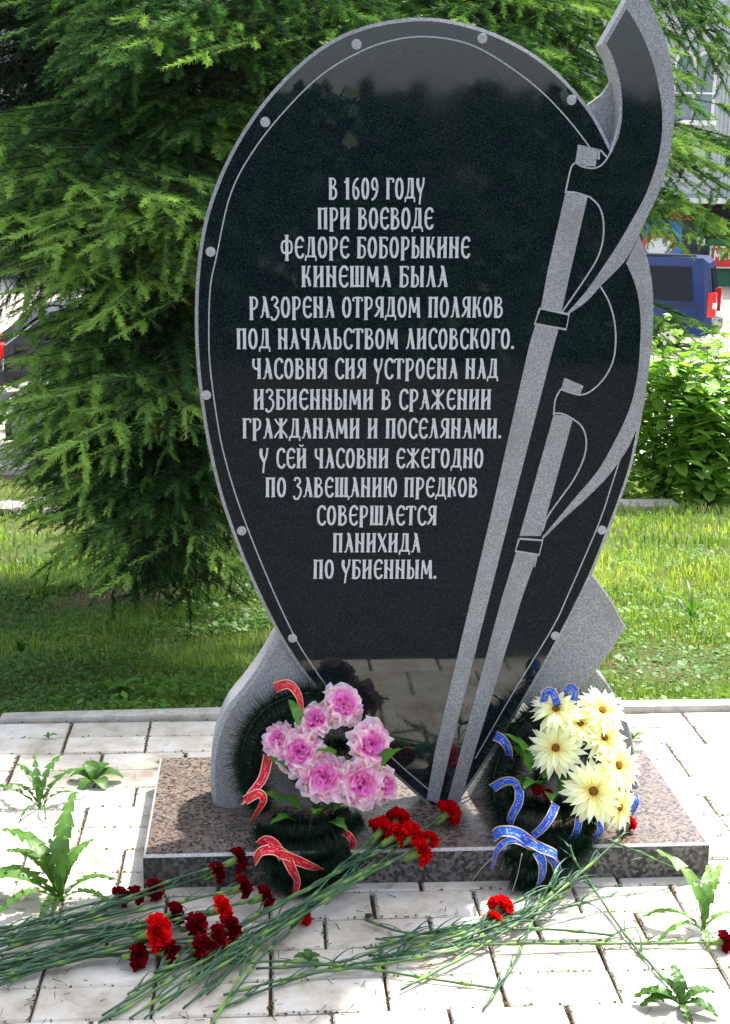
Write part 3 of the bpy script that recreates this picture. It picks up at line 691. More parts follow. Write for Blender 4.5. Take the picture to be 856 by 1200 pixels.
# sheaf lying from the base down to the lower left, scarlet heads on the base
mid = [((120, 1190), (250, 1108), (352, 1062), (445, 976), .050, 'scarlet carnation bloom at the far left of the group lying on the base edge'),
       ((215, 1182), (300, 1112), (390, 1046), (464, 964), .060, 'scarlet carnation bloom at the top of the group on the base edge'),
       ((150, 1165), (262, 1098), (360, 1042), (481, 983), .055, 'scarlet carnation bloom in the middle of the group on the base edge'),
       ((245, 1205), (322, 1085), (410, 1028), (489, 1000), .045, 'scarlet carnation hanging lowest over the front edge of the base'),
       ((190, 1130), (300, 1072), (400, 1018), (461, 981), .050, 'scarlet carnation bloom nestled between the two leftmost ones on the base edge'),
       ((180, 1140), (320, 1090), (430, 1022), (523, 955), .075, 'single scarlet carnation set apart to the right at the foot of the axe shafts'),
       ((188, 1175), (310, 1100), (405, 1040), (502, 985), .050, 'small scarlet carnation lying low between the group and the single bloom')]
for i, (a, b, c, d, z, lab) in enumerate(mid):
    zz = .097
    carnation([(*a, .006+.003*i), (*b, .014+.003*i), (*c, .06+.004*i), ((c[0]+d[0])/2, (c[1]+d[1])/2-2, .085+.002*i), (*d, zz+(.022 if i != 3 else .0))], lab, 'red', 'scarlet carnations lying on the front edge of the base', 1.1 if i != 6 else .7, 6, 40+i)
# stems across the middle and right
right = [([(250, 1186, .006), (330, 1150, .010), (420, 1130, .016), (520, 1118, .02), (584, 1068, .03)], 'red', 'scarlet carnation on the paving, larger and upper of the pair below the blue bow', 1.0, False),
         ([(262, 1166, .006), (360, 1140, .016), (450, 1132, .02), (540, 1110, .02), (577, 1082, .02)], 'red', 'scarlet carnation on the paving, smaller and lower of the pair below the blue bow', .75, False),
         ([(580, 1158, .006), (500, 1148, .01), (430, 1138, .014), (345, 1128, .014), (262, 1128, .018)], 'red', 'long carnation stem without bloom lying across the paving below the wreaths', 1, True),
         ([(470, 1160, .01), (560, 1110, .02), (640, 1060, .04), (720, 985, .100), (736, 966, .11)], 'red', 'scarlet carnation peeping out below the yellow flowers at the right', .6, False),
         ([(822, 1029, .006), (775, 1010, .06), (740, 996, .10), (716, 986, .115)], 'red', 'bare carnation stem hanging over the right end of the base front', 1, True),
         ([(790, 1160, .006), (737, 1101, .008), (700, 1050, .02), (676, 1012, .09), (668, 990, .12)], 'red', 'long carnation stem running from the right wreath down to the toothed seedling', 1, True),
         ([(440, 1100, .008), (520, 1108, .016), (620, 1104, .018), (740, 1104, .012), (845, 1104, .016)], 'dark', 'dark red carnation with its wilted bloom at the right edge of the paving', .85, False),
         ([(428, 1078, .008), (480, 1092, .012), (560, 1092, .022), (640, 1088, .02), (720, 1096, .014)], 'red', 'carnation stem lying left to right in front of the base nearest to it', 1, True),
         ([(448, 1132, .010), (500, 1104, .014), (560, 1080, .028), (620, 1050, .05), (655, 1034, .05)], 'red', 'carnation stem reaching up to the blue bow from the lower left', 1, True),
         ([(566, 1184, .006), (600, 1128, .010), (630, 1070, .03), (652, 1020, .09)], 'red', 'carnation stem standing up from the paving towards the blue ribbon', 1, True),
         ([(432, 1120, .006), (500, 1116, .02), (600, 1078, .03), (700, 1052, .03), (720, 1048, .03)], 'red', 'pale green carnation stem crossing the heap below the right wreath', 1, True),
         ([(300, 1135, .012), (400, 1128, .014), (480, 1098, .022), (560, 1084, .02), (640, 1078, .02)], 'red', 'carnation stem joining the two heaps across the middle of the paving', 1, True),
         ([(252, 1195, .012), (310, 1120, .02), (336, 1098, .018), (352, 1076, .018)], 'red', 'small scarlet carnation lying on the paving just below the red bow', .8, False)]
for i, (pth, k, lab, size, bud) in enumerate(right): carnation(pth, lab, k, None, size, 8, 60+i, bud)
for i in range(9):     # extra stems of the central sheaf
    x0 = 112+i*18; y0 = 1196-i*5
    jx = rnd.uniform(-16, 16); jy = rnd.uniform(-10, 10)
    pth = [(x0+jx*2, y0+jy*2, .008), (235+i*8+jx, 1125-i*2+jy, .014+.002*i), (340+i*5, 1070-i*2+jy*.6, .05), (420+i*6, 1022-i*2, .085)]
    carnation(pth, 'cut carnation stem in the sheaf slanting from the lower left up to the base', 'red', 'cut carnation stems in the slanting middle sheaf', 1, 5, 130+i, bud=True)
for i in range(5):
    pth = [(440+rnd.uniform(-12, 30), 1100+i*6, .008), (520+i*8, 1096+rnd.uniform(-8, 12), .016+.002*i), (600+i*8, 1070+rnd.uniform(-8, 10), .03), (640+i*7, 1044+rnd.uniform(-6, 8), .045)]
    carnation(pth, 'cut carnation stem in the loose heap in front of the right wreath', 'red', 'cut carnation stems in the loose right heap', 1, 6, 160+i, bud=True)

# ------------------------------------------------------------------ wreaths
def tinsel(name, parent, paths, rad, dens, seed=0):
    rg = np.random.default_rng(seed); Vs = []; Ts = []; As = []; b = 0
    for pth in paths:
        C_ = np.array([tuple(p) for p in catmull(pth, 10)]); sg = np.diff(C_, axis=0); ls = np.linalg.norm(sg, axis=1); tot = ls.sum(); n = int(dens*tot)
        cum = np.r_[0, np.cumsum(ls)]; t = rg.uniform(0, tot, n); k = np.clip(np.searchsorted(cum, t)-1, 0, len(sg)-1)
        p = C_[k] + sg[k]*((t-cum[k])/ls[k])[:, None]; d = sg[k]/ls[k][:, None]
        v = rg.normal(size=(n, 3)); v -= (v*d).sum(1)[:, None]*d*.9; v /= np.linalg.norm(v, axis=1)[:, None]
        ln = (rad*np.where(rg.random(n) < .25, rg.uniform(.9, 1.4, n), rg.uniform(.3, 1.0, n)))[:, None]; tip = p+v*ln; tip[:, 2] -= .12*ln[:, 0]*rg.random(n)
        s = np.cross(v, rg.normal(size=(n, 3))); s /= np.linalg.norm(s, axis=1)[:, None]; s *= .00065
        V = np.stack([p+v*.003-s, p+v*.003+s, tip], 1).reshape(-1, 3); Vs.append(V); Ts.append(np.arange(3*n).reshape(-1, 3)+b); b += 3*n
        tn = rg.random(n); As.append(np.repeat(tn, 3))
    return link(name, fast_tris(name, np.concatenate(Vs), np.concatenate(Ts), M['tinsel'], np.concatenate(As)), parent)
def ribbon(name, parent, pts, wid, m, twist=0, face=Vector((0, -1, .35)), n=8, label=None):
    C_ = catmull(pts, n); vs = []; fs = []; ac = []; al = []; acc = 0; N_ = len(C_)
    for i, p in enumerate(C_):
        t = (C_[min(i+1, N_-1)]-C_[max(i-1, 0)]).normalized(); acc += (p-C_[i-1]).length if i else 0
        s = t.cross(face).normalized(); s = Quaternion(t, twist*i/N_) @ s
        for k in range(5):
            u = k/4; vs.append(p + s*(u-.5)*wid + t.cross(s)*(.0012*math.sin(u*math.pi))); ac.append(u); al.append(acc)
        if i:
            b = (i-1)*5
            for k in range(4): fs.append((b+k, b+k+1, b+k+6, b+k+5))
    me = mesh(name, vs, fs, m, smooth=True)
    for nm, dat in (('across', ac), ('along', al)):
        a = me.attributes.new(nm, 'FLOAT', 'POINT'); a.data.foreach_set('value', np.array(dat, dtype=np.float32))
    o = link(name, me, parent)
    if label: o['label'] = label
    return o
def petal_mesh(name, m, ln, wd, seed, ruf=0., tip=.0, K=6, rows=4, cup=.2, lift=.3, prof=None, tone=(0, 1)):
    r_ = random.Random(seed); V = []; T = []; A = []
    for row in range(rows+1):
        t = row/rows; w_ = wd*.5*(prof(t) if prof else math.sin(math.pi*(.12+.78*t**.9)))
        for k in range(K+1):
            s = k/K*2-1
            e = ruf*ln*math.sin(s*6+r_.uniform(-.7, .7)+seed)*(t**2)
            V.append((s*w_*(1+.06*r_.uniform(-1, 1)*t), ln*(t*(1-.10*s*s*t)) + ruf*.5*ln*r_.uniform(-1, 1)*(row == rows), lift*ln*math.sin(t*1.9)-.35*lift*ln*t*t*2.2+cup*w_*s*s+e))
            A.append(tone[0]+(tone[1]-tone[0])*min(1, max(0, t+.15*abs(s)*t+r_.uniform(-.08, .08))))
    for row in range(rows):
        for k in range(K):
            a = row*(K+1)+k; T += [(a, a+1, a+K+2), (a, a+K+2, a+K+1)]
    return fast_tris(name, np.array(V), np.array(T), m, A, smooth=True)
PP = [petal_mesh('petal', M['petal_pink'], .056, .058, s, .20, cup=.25, prof=lambda t: .25+.85*math.sin(math.pi*min(.80, .10+.72*t))) for s in range(4)]
PI = [petal_mesh('petal', M['petal_pink'], .036, .044, 10+s, .2, cup=.45, prof=lambda t: .3+.8*math.sin(math.pi*min(.80, .10+.72*t)), tone=(0, .62)) for s in range(3)]
PY = [petal_mesh('petal', M['petal_yellow'], .068, .0145, s, .0, K=4, rows=5, cup=.35, lift=.16, prof=lambda t: (.45+.60*math.sin(math.pi*min(1, t*.93)*.95))*(1 if t < .85 else .62) if t < .99 else .16) for s in range(3)]
def pink(parent, loc, nrm, s, seed):
    r_ = random.Random(seed); q = bases(nrm); f = empty('pink_flower', (0, 0, 0)); f.parent = parent; f.location = loc; f.rotation_mode = 'QUATERNION'; f.rotation_quaternion = q; f.scale = (s, s, s)
    for ring_, (n, el, ms, sc_) in enumerate(((7, 6, PP, 1), (6, 26, PP, .84), (5, 48, PI, 1), (4, 66, PI, .8))):
        for i in range(n):
            az = 360/n*i+ring_*27+r_.uniform(-9, 9)
            link('petal', ms[r_.randrange(len(ms))], f, (0, 0, .002*ring_), Euler((R(el+r_.uniform(-9, 9)), 0, R(az))), sc_*r_.uniform(.9, 1.1))
    return f
def gerbera(parent, loc, nrm, s, seed, droop=0):
    r_ = random.Random(seed); q = bases(nrm); f = empty('yellow_flower', (0, 0, 0)); f.parent = parent; f.location = loc; f.rotation_mode = 'QUATERNION'; f.rotation_quaternion = q; f.scale = (s, s, s)
    for ring_, (n, el, sc_) in enumerate(((19, -3-droop, 1), (16, 12-droop, .88))):
        for i in range(n):
            az = 360/n*i+ring_*9+r_.uniform(-5, 5)
            link('petal', PY[r_.randrange(3)], f, (0, 0, .003*ring_), Euler((R(el+r_.uniform(-8, 8)), 0, R(az))), sc_*r_.uniform(.92, 1.08))
    bm = bmesh.new(); bmesh.ops.create_icosphere(bm, subdivisions=2, radius=.0095)
    for v in bm.verts: v.co.z = v.co.z*.55+.008; v.co *= r_.uniform(.93, 1.1)
    bm_obj('flower_centre', bm, M['disc'], f)
    return f
def W(x, y, Y): return on_y(x, y, Y)
def fleaf(parent, p, az, el, ln=.07, wd=.6, seed=0):
    vs, fs = leaf_verts(ln, ln*wd, lambda t: math.sin(math.pi*min(1, t*.95+.04)), .25, .3, 8, 8, .15, 0, seed)
    leafobj('leaf', parent, p, Euler((R(el), 0, R(az))), M['fakeleaf'], vs, fs, jitter=.5, seed=seed)

wl_ = empty('pink_flower_wreath', (0, 0, 0), 'dark tinsel wreath with pink silk flowers and red ribbon, left of the stele', 'wreath')
PF = -.93
tinsel('tinsel', wl_, [[W(300, 945, -.93), W(284, 905, -.93), W(288, 865, -.92), W(310, 832, -.91), W(345, 815, -.90), W(385, 815, -.90), W(415, 850, -.92)], [W(312, 950, -.945), W(300, 912, -.935), W(303, 875, -.93), W(322, 848, -.925), W(352, 835, -.92), W(390, 840, -.91)], [W(340, 912, -.95), W(372, 888, -.94), W(398, 872, -.93), W(425, 892, -.93), W(440, 925, -.95)]], .050, 15000, 1)
tinsel('tinsel', wl_, [[W(300, 970, -1.03), W(335, 985, -1.06), W(385, 980, -1.06), W(425, 960, -1.03)], [W(320, 960, -.98), W(370, 968, -1.0), W(410, 950, -.98)]], .045, 20000, 2)
tinsel('tinsel', wl_, [[W(318, 1025, -1.125), W(350, 1038, -1.13), W(385, 1028, -1.13), W(412, 1008, -1.12)], [W(305, 1000, -1.09), W(350, 1015, -1.11), W(410, 995, -1.10)]], .052, 22000, 3)
for i, p_ in enumerate([[W(300, 970, -1.03), W(330, 960, -.96), W(360, 945, -.93)], [W(350, 1030, -1.12), W(360, 985, -1.03), W(372, 930, -.95)]]):
    vs, fs = tube(catmull(p_, 6), .003, 6); link('frame_wire', mesh('frame_wire', vs, fs, M['wire'], smooth=True), wl_)
pinks = [(399, 829, -.95, (.35, -1, .75), .92), (371, 846, -.97, (-.2, -1, .9), .80), (331, 868, -.97, (-.6, -.9, .7), .78), (353, 882, -1.00, (-.25, -1, .55), 1.0), (379, 911, -1.03, (0, -1, .45), 1.04), (431, 873, -.99, (.45, -1, .5), 1.0), (421, 917, -1.02, (.25, -1, .35), 1.06), (445, 920, -.98, (.8, -.8, .3), .8)]
for i, (x, y, Y, n, s) in enumerate(pinks):
    p = W(x, y, Y); pink(wl_, p, n, s*1.14, i)
    v_, f_ = tube(catmull([p, p*.5+W(372, 950, -.98)*.5+Vector((0, .02, 0)), W(372, 955, -.98)], 4), .0022, 5)
    link('flower_stem', fast_tris('flower_stem', np.array([tuple(a) for a in v_]), np.array([(f[0], f[k], f[k+1]) for f in f_ for k in range(1, len(f)-1)]), M['fakeleaf'], [.4]*len(v_)), wl_)
for i, (x, y, az, el) in enumerate([(352, 950, 60, 20), (372, 955, 170, 30), (392, 950, -60, 15), (398, 892, 100, 30), (340, 905, 60, 20), (448, 898, -60, 30), (350, 850, 30, 50), (345, 962, 120, 10), (400, 938, -100, 30), (362, 938, 150, 60), (385, 965, -140, 5), (330, 945, 80, 30)]):
    fleaf(wl_, W(x, y, -1.04), az, el, .07, .55, i)
rr_ = M['ribbon_red']; RW = .026
ribbon('ribbon_strip', wl_, [W(322, 806, -.90), W(338, 802, -.93), W(350, 815, -.965), W(354, 838, -.97)], RW, rr_, 1.3)
ribbon('ribbon_strip', wl_, [W(315, 885, -.96), W(308, 912, -1.0), W(292, 932, -1.03), W(284, 940, -1.02)], RW, rr_, 1.5)
ribbon('ribbon_strip', wl_, [W(287, 938, -1.04), W(303, 930, -1.06), W(309, 938, -1.06), W(300, 955, -1.05), W(292, 968, -1.03)], RW*.9, rr_, -1.4)
ribbon('ribbon_strip', wl_, [W(402, 974, -1.06), W(410, 980, -1.085), W(414, 990, -1.08), W(404, 998, -1.07)], RW*.7, rr_, .6)
ribbon('bow_loop', wl_, [W(337, 1004, -1.16), W(322, 996, -1.175), W(306, 998, -1.17), W(298, 1010, -1.15)], RW, rr_, 1.1)
ribbon('bow_loop', wl_, [W(333, 1006, -1.155), W(322, 990, -1.17), W(312, 985, -1.16), W(304, 990, -1.15)], RW, rr_, -.5)
ribbon('bow_tail', wl_, [W(335, 1003, -1.165), W(352, 1010, -1.18), W(366, 1016, -1.17), W(376, 1020, -1.15)], RW, rr_, 1.0)
ribbon('bow_tail', wl_, [W(335, 1002, -1.17), W(342, 1018, -1.185), W(348, 1034, -1.18), W(343, 1052, -1.165)], RW, rr_, 1.4)
ribbon('bow_knot', wl_, [W(328, 1001, -1.178), W(336, 1003, -1.19), W(344, 1006, -1.178)], RW*.8, rr_, .1)

wr_ = empty('yellow_flower_wreath', (0, 0, 0), 'dark tinsel wreath with pale yellow daisy like flowers and blue ribbon, at right', 'wreath')
tinsel('tinsel', wr_, [[W(592, 965, -.99), W(578, 925, -.96), W(586, 885, -.93), W(605, 850, -.91), W(640, 828, -.90), W(690, 828, -.90)], [W(610, 955, -.99), W(598, 925, -.965), W(603, 890, -.95), W(622, 862, -.93), W(655, 845, -.92)], [W(625, 925, -.96), W(640, 900, -.95), W(668, 880, -.94), W(700, 880, -.94), W(712, 915, -.96)]], .050, 15000, 5)
tinsel('tinsel', wr_, [[W(590, 960, -1.03), W(622, 975, -1.06), W(665, 975, -1.06), W(705, 960, -1.03)], [W(600, 940, -.98), W(640, 945, -.99), W(690, 945, -.98)]], .045, 20000, 6)
tinsel('tinsel', wr_, [[W(592, 1000, -1.11), W(620, 1015, -1.13), W(660, 1010, -1.13), W(690, 985, -1.10)], [W(600, 985, -1.08), W(650, 995, -1.10), W(690, 975, -1.07)], [W(600, 1028, -1.13), W(625, 1036, -1.14), W(655, 1026, -1.13)]], .050, 20000, 7)
yel = [(652, 833, -.95, (-.25, -.55, 1.1), .95), (704, 834, -.95, (.4, -.8, 1), 1.0), (680, 850, -.97, (0, -.6, 1.1), .85), (652, 877, -.99, (-.4, -1, .65), 1.05), (706, 866, -.98, (.5, -.8, .9), 1.0), (695, 927, -1.05, (-.05, -1, .42), 1.18), (722, 898, -1.01, (.6, -.9, .6), 1.05), (724, 946, -1.03, (.75, -.9, .25), .9)]
for i, (x, y, Y, n, s) in enumerate(yel):
    p = W(x, y, Y); gerbera(wr_, p, n, s*1.1, i, 4 if i in (0, 2) else 0)
    v_, f_ = tube(catmull([p, p*.5+W(660, 960, -.98)*.5+Vector((0, .02, 0)), W(660, 965, -.98)], 4), .0022, 5)
    link('flower_stem', fast_tris('flower_stem', np.array([tuple(a) for a in v_]), np.array([(f[0], f[k], f[k+1]) for f in f_ for k in range(1, len(f)-1)]), M['fakeleaf'], [.4]*len(v_)), wr_)
for i, (x, y, az, el) in enumerate([(622, 905, 40, 40), (638, 912, -30, 30), (615, 890, 70, 50), (655, 925, -60, 20), (632, 922, 140, 20), (650, 900, 20, 50), (625, 925, 100, 10), (668, 955, -150, 10), (645, 935, 170, 20)]):
    fleaf(wr_, W(x, y, -1.0), az, el, .085, .55, 20+i)
for i, (x, y) in enumerate(((630, 926), (642, 930))):
    link('red_filler_flower', BL['dark'][i], wr_, W(x, y, -1.02), bases((0, -1, .5)), .55)
rb = M['ribbon_blue']; RB = .028
ribbon('ribbon_strip', wr_, [W(580, 862, -.93), W(588, 866, -.96), W(595, 876, -.965), W(597, 888, -.95)], RB*.9, rb, 1.1)
ribbon('ribbon_strip', wr_, [W(577, 924, -1.02), W(590, 916, -1.05), W(602, 916, -1.07), W(609, 928, -1.075)], RB*.9, rb, 1.1)
ribbon('ribbon_strip', wr_, [W(609, 926, -1.078), W(608, 940, -1.08), W(601, 954, -1.07), W(597, 966, -1.05)], RB*.82, rb, 1.0)
ribbon('ribbon_strip', wr_, [W(652, 942, -1.07), W(646, 956, -1.10), W(636, 970, -1.11), W(624, 980, -1.10)], RB*.82, rb, 1.0)
ribbon('ribbon_strip', wr_, [W(679, 960, -1.07), W(676, 974, -1.09), W(668, 986, -1.09), W(658, 992, -1.07)], RB*.75, rb, -.9)
ribbon('ribbon_strip', wr_, [W(700, 962, -1.07), W(704, 968, -1.085), W(703, 976, -1.085), W(698, 982, -1.07)], RB*.6, rb, .1)
ribbon('ribbon_strip', wr_, [W(744, 930, -1.0), W(746, 940, -1.02), W(740, 952, -1.02), W(732, 958, -1.0)], RB*.6, rb, .2)
ribbon('ribbon_strip', wr_, [W(636, 830, -.93), W(640, 812, -.95), W(648, 812, -.96), W(654, 828, -.95)], RB*.8, rb, .3)
ribbon('ribbon_strip', wr_, [W(662, 812, -.93), W(668, 805, -.95), W(674, 810, -.96), W(672, 826, -.95)], RB*.7, rb, .3)
ribbon('bow_loop', wr_, [W(626, 990, -1.165), W(606, 976, -1.185), W(588, 974, -1.18), W(578, 980, -1.15)], RB, rb, .9)
ribbon('bow_loop', wr_, [W(624, 992, -1.17), W(602, 984, -1.19), W(584, 994, -1.18), W(576, 1020, -1.15)], RB*.7, rb, 1.6)
ribbon('bow_loop', wr_, [W(622, 988, -1.17), W(636, 994, -1.19), W(650, 1000, -1.18), W(654, 1006, -1.16)], RB*.9, rb, -1.0)
ribbon('bow_tail', wr_, [W(630, 998, -1.175), W(636, 1012, -1.185), W(635, 1028, -1.18), W(630, 1040, -1.165)], RB*.9, rb, -1.0)
ribbon('bow_tail', wr_, [W(640, 1000, -1.165), W(650, 1010, -1.17), W(654, 1022, -1.16)], RB*.8, rb, .4)
ribbon('bow_knot', wr_, [W(618, 986, -1.18), W(626, 990, -1.195), W(634, 996, -1.18)], RB*.75, rb, -.9)
for nm, par, pts in (('wire_stem', wl_, [(305, 975, -1.0), (420, 905, -.90), (500, 936, -.87)]), ('wire_stem', wr_, [(542, 942, -.88), (590, 915, -.95), (625, 905, -.98)]), ('wire_stem', wr_, [(538, 938, -.89), (570, 925, -.93), (605, 912, -.98)]),
                      ('wire_stem', wr_, [(553, 1033, -1.13), (567, 1015, -1.14), (600, 985, -1.12)]), ('wire_stem', wr_, [(598, 1052, -1.16), (606, 1028, -1.16), (612, 1000, -1.13)])):
    if nm == 'wire_stem' and par is wl_: continue
    vs, fs = tube(catmull([W(*p) for p in pts], 5), .0016, 5); link('wire_stem', mesh('wire_stem', vs, fs, M['wire'], smooth=True), par)

# ------------------------------------------------------------------ small stones and cone
def stone(px_, py_, s, label, z=0, m='stone', sq=.6, name='stone', cat='stone', Y=None):
    c = on_z(px_, py_, z) if Y is None else on_y(px_, py_, Y); r_ = random.Random(int(px_*7))
    bm = bmesh.new(); bmesh.ops.create_icosphere(bm, subdivisions=2, radius=s)
    for v in bm.verts: v.co *= r_.uniform(.75, 1.15); v.co.z *= sq
    finish(bm_obj(name, bm, M[m], None, (c.x, c.y, c.z+s*sq*.6), smooth=False), label, cat)
stone(432, 1075, .010, 'small brown clod lying on the paving in front of the base centre', m='bark')

# ------------------------------------------------------------------ grass
rg = np.random.default_rng(3)
def gz_np(x, y):
    t = np.clip((y-.1)/11.0, 0, 1); b = np.where((y > .2) & (y < 11), .012*np.sin(x*5.1+y*2.3)*np.sin(y*3.7-x), 0)
    return -1.6*(t*.92+.08*t*t*(3-2*t)) - .047 + b*np.clip(y-.2, 0, 1)
def sinfield(x, y): return np.sin(x*2.1+1.3*np.sin(y*1.7))*np.sin(y*2.7+.8*np.sin(x*3.1)) + .5*np.sin(x*6.3+y*4.1)*np.sin(y*7.3-x*2.2)
def grass(n, ymin, ymax, x0, x1, h, wd, seed):
    rg = np.random.default_rng(seed)
    u = rg.random(n); y = ymin+(ymax-ymin)*u**1.7
    hw = .40*(y+4.17)
    x = np.clip((rg.random(n)*2-1)*hw + .075*(y+4.17), x0, x1)
    f = sinfield(x, y); soil = ((x+.86)/.42)**2+((y-2.6)/.42)**2 < .75+.5*np.sin(x*23)*np.sin(y*19); keep = (rg.random(n) < np.clip(.72+f*.75, .04, 1)*np.where(soil, .10, 1)); x, y, f = x[keep], y[keep], f[keep]; n = len(x)
    # clumping
    cl = rg.normal(size=(n, 2))*.012; x = x+cl[:, 0]; y = np.maximum(y+cl[:, 1], .075)
    z = gz_np(x, y); hh = h*rg.uniform(.4, 1.25, n)*(1+.35*f)*np.where(x > .8, 1.15, 1); a = rg.uniform(0, 2*np.pi, n); ln = rg.uniform(.15, .75, n)
    dx, dy = np.cos(a), np.sin(a); s = np.stack([-dy, dx, np.zeros(n)], 1)*(wd*rg.uniform(.6, 1.3, n)*(1+y*.10))[:, None]
    p0 = np.stack([x, y, z], 1); p1 = p0+np.stack([dx*hh*ln*.3, dy*hh*ln*.3, hh*.6], 1); p2 = p0+np.stack([dx*hh*ln, dy*hh*ln, hh*(1-.35*ln)], 1)
    V = np.stack([p0-s, p0+s, p1-s*.8, p1+s*.8, p2], 1).reshape(-1, 3); b = np.arange(n)*5
    T = np.stack([b, b+1, b+3, b, b+3, b+2, b+2, b+3, b+4], 1).reshape(-1, 3)
    dry = (rg.random(n) < .12); tn = np.clip(.36+.22*sinfield(x*.7+4, y*.6)+rg.normal(0, .16, n)+dry*.5+np.where(x > .7, .14, -.14), 0, 1)  # left lawn toned darker, right lighter: tree shade and sun in the colour
    return V, T, np.repeat(tn, 5)
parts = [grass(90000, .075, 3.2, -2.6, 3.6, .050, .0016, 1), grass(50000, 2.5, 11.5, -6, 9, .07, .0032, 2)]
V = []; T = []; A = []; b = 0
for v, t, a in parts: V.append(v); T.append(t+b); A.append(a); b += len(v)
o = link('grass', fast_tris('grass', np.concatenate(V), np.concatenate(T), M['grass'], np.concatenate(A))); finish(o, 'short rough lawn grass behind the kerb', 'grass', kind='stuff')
def herbs(n, seed, x0, x1, y0, y1, s0):
    rg = np.random.default_rng(seed); u = rg.random(n); x = rg.uniform(x0, x1, n); y = y0+(y1-y0)*u**1.3
    soil = ((x+.86)/.42)**2+((y-2.6)/.42)**2 < .75+.5*np.sin(x*23)*np.sin(y*19); k = (sinfield(x+3, y*1.4+1) > -.25) & ~(soil & (rg.random(n) < .88)); x, y = x[k], y[k]; n = len(x)
    z = gz_np(x, y)+rg.uniform(.006, .06, n)*(1+.7*sinfield(x*2+3, y*2.4+1)); s = s0*(rg.uniform(.5, 1.3, n)+1.1*(rg.random(n) < .08))
    a = rg.uniform(0, 6.283, n); d = np.stack([np.cos(a), np.sin(a), rg.uniform(-.2, .6, n)], 1); e = np.stack([-np.sin(a), np.cos(a), rg.uniform(-.3, .3, n)], 1)
    p = np.stack([x, y, z], 1); S = s[:, None]
    V = np.stack([p, p+(d*.5+e*.42)*S, p+d*S, p+(d*.5-e*.42)*S], 1).reshape(-1, 3); b = np.arange(n)*4
    T = np.stack([b, b+1, b+2, b, b+2, b+3], 1).reshape(-1, 3)
    tn = np.clip(np.where(x > .7, .5, .30)+.22*sinfield(x*1.3, y)+rg.normal(0, .15, n), 0, 1); return V, T, np.repeat(tn, 4)  # herb tone also holds the shade at left and sun at right
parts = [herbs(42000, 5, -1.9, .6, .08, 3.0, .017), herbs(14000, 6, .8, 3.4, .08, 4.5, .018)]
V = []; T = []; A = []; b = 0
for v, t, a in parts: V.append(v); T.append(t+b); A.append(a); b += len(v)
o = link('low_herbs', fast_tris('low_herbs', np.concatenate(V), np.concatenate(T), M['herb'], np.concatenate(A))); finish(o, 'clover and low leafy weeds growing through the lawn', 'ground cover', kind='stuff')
def lawn_plant(px_, py_, Y, label, n, ln, wd, tone):
    p = on_y(px_, py_, Y); t = empty('lawn_weed', (p.x, Y, gz(p.x, Y)-.03), label, 'weed')
    for i in range(n):
        vs, fs = leaf_verts(ln*rnd.uniform(.7, 1.1), ln*wd, sinp, .3, .3, 6, 0, 0, 0, i)
        leafobj('leaf', t, (0, 0, .01), Euler((R(rnd.uniform(15, 70)), 0, R(360/n*i+rnd.uniform(-20, 20)))), M['weed'], vs, fs, jitter=tone, seed=i)
lawn_plant(143, 800, .35, 'single broad weed leaf cluster in the dark lawn left of the stele', 5, .11, .45, .3)
lawn_plant(815, 660, 1.8, 'taller tuft of broad bladed grass in the sunny lawn at the right', 14, .22, .07, .6)
lawn_plant(22, 700, 1.1, 'leafy weed clump at the left edge of the dark lawn', 7, .10, .35, .4)

vs = [(-.86, 2.6, gz(-.86, 2.6)-.024)]
for i in range(28):
    a = 2*math.pi*i/28; r_ = .46*(1+.22*math.sin(3*a+1)+.12*math.sin(7*a)); xx, yy = -.86+r_*math.cos(a), 2.6+r_*math.sin(a); vs.append((xx, yy, gz(xx, yy)-.026))
finish(link('bare_soil', mesh('bare_soil', vs, [(0, 1+i, 1+(i+1) % 28) for i in range(28)], soil_mat('brown_bare_soil', (.06, .042, .025), (.15, .11, .07), 30, .8))), 'brown bare patch in the shaded lawn', kind='structure')
# edging strip and field stones far on the lawn
bm = bmesh.new(); 
p = on_y(728, 577, 8.0); q = on_y(792, 575, 8.0)
bx(bm, p.x, q.x, 7.8, 8.1, gz(2, 8.0)-.1, gz(2, 8.0)+.035, bev=.015)
finish(bm_obj('edging_slab', bm, M['kerb']), 'pale concrete edging slab lying in the lawn before the bushes', 'slab')
for x, Y, s, lab in ((8, 7.5, .16, 'grey field stone at the left edge of the lawn near the road'), (70, 7.3, .15, 'flat grey stone lying in the lawn under the dead spruce twigs'), (45, 8.4, .08, 'small pale stone in the lawn beyond the flat grey one')):
    d = ray(x, 585); xx = OC.x+d.x*(Y-OC.y)/d.y
    r_ = random.Random(x); bm = bmesh.new(); bmesh.ops.create_icosphere(bm, subdivisions=2, radius=s)
    for v in bm.verts: v.co *= r_.uniform(.75, 1.15); v.co.z *= .45
    finish(bm_obj('stone', bm, M['stone'], None, (xx, Y, gz(xx, Y)+.01)), lab, 'stone')

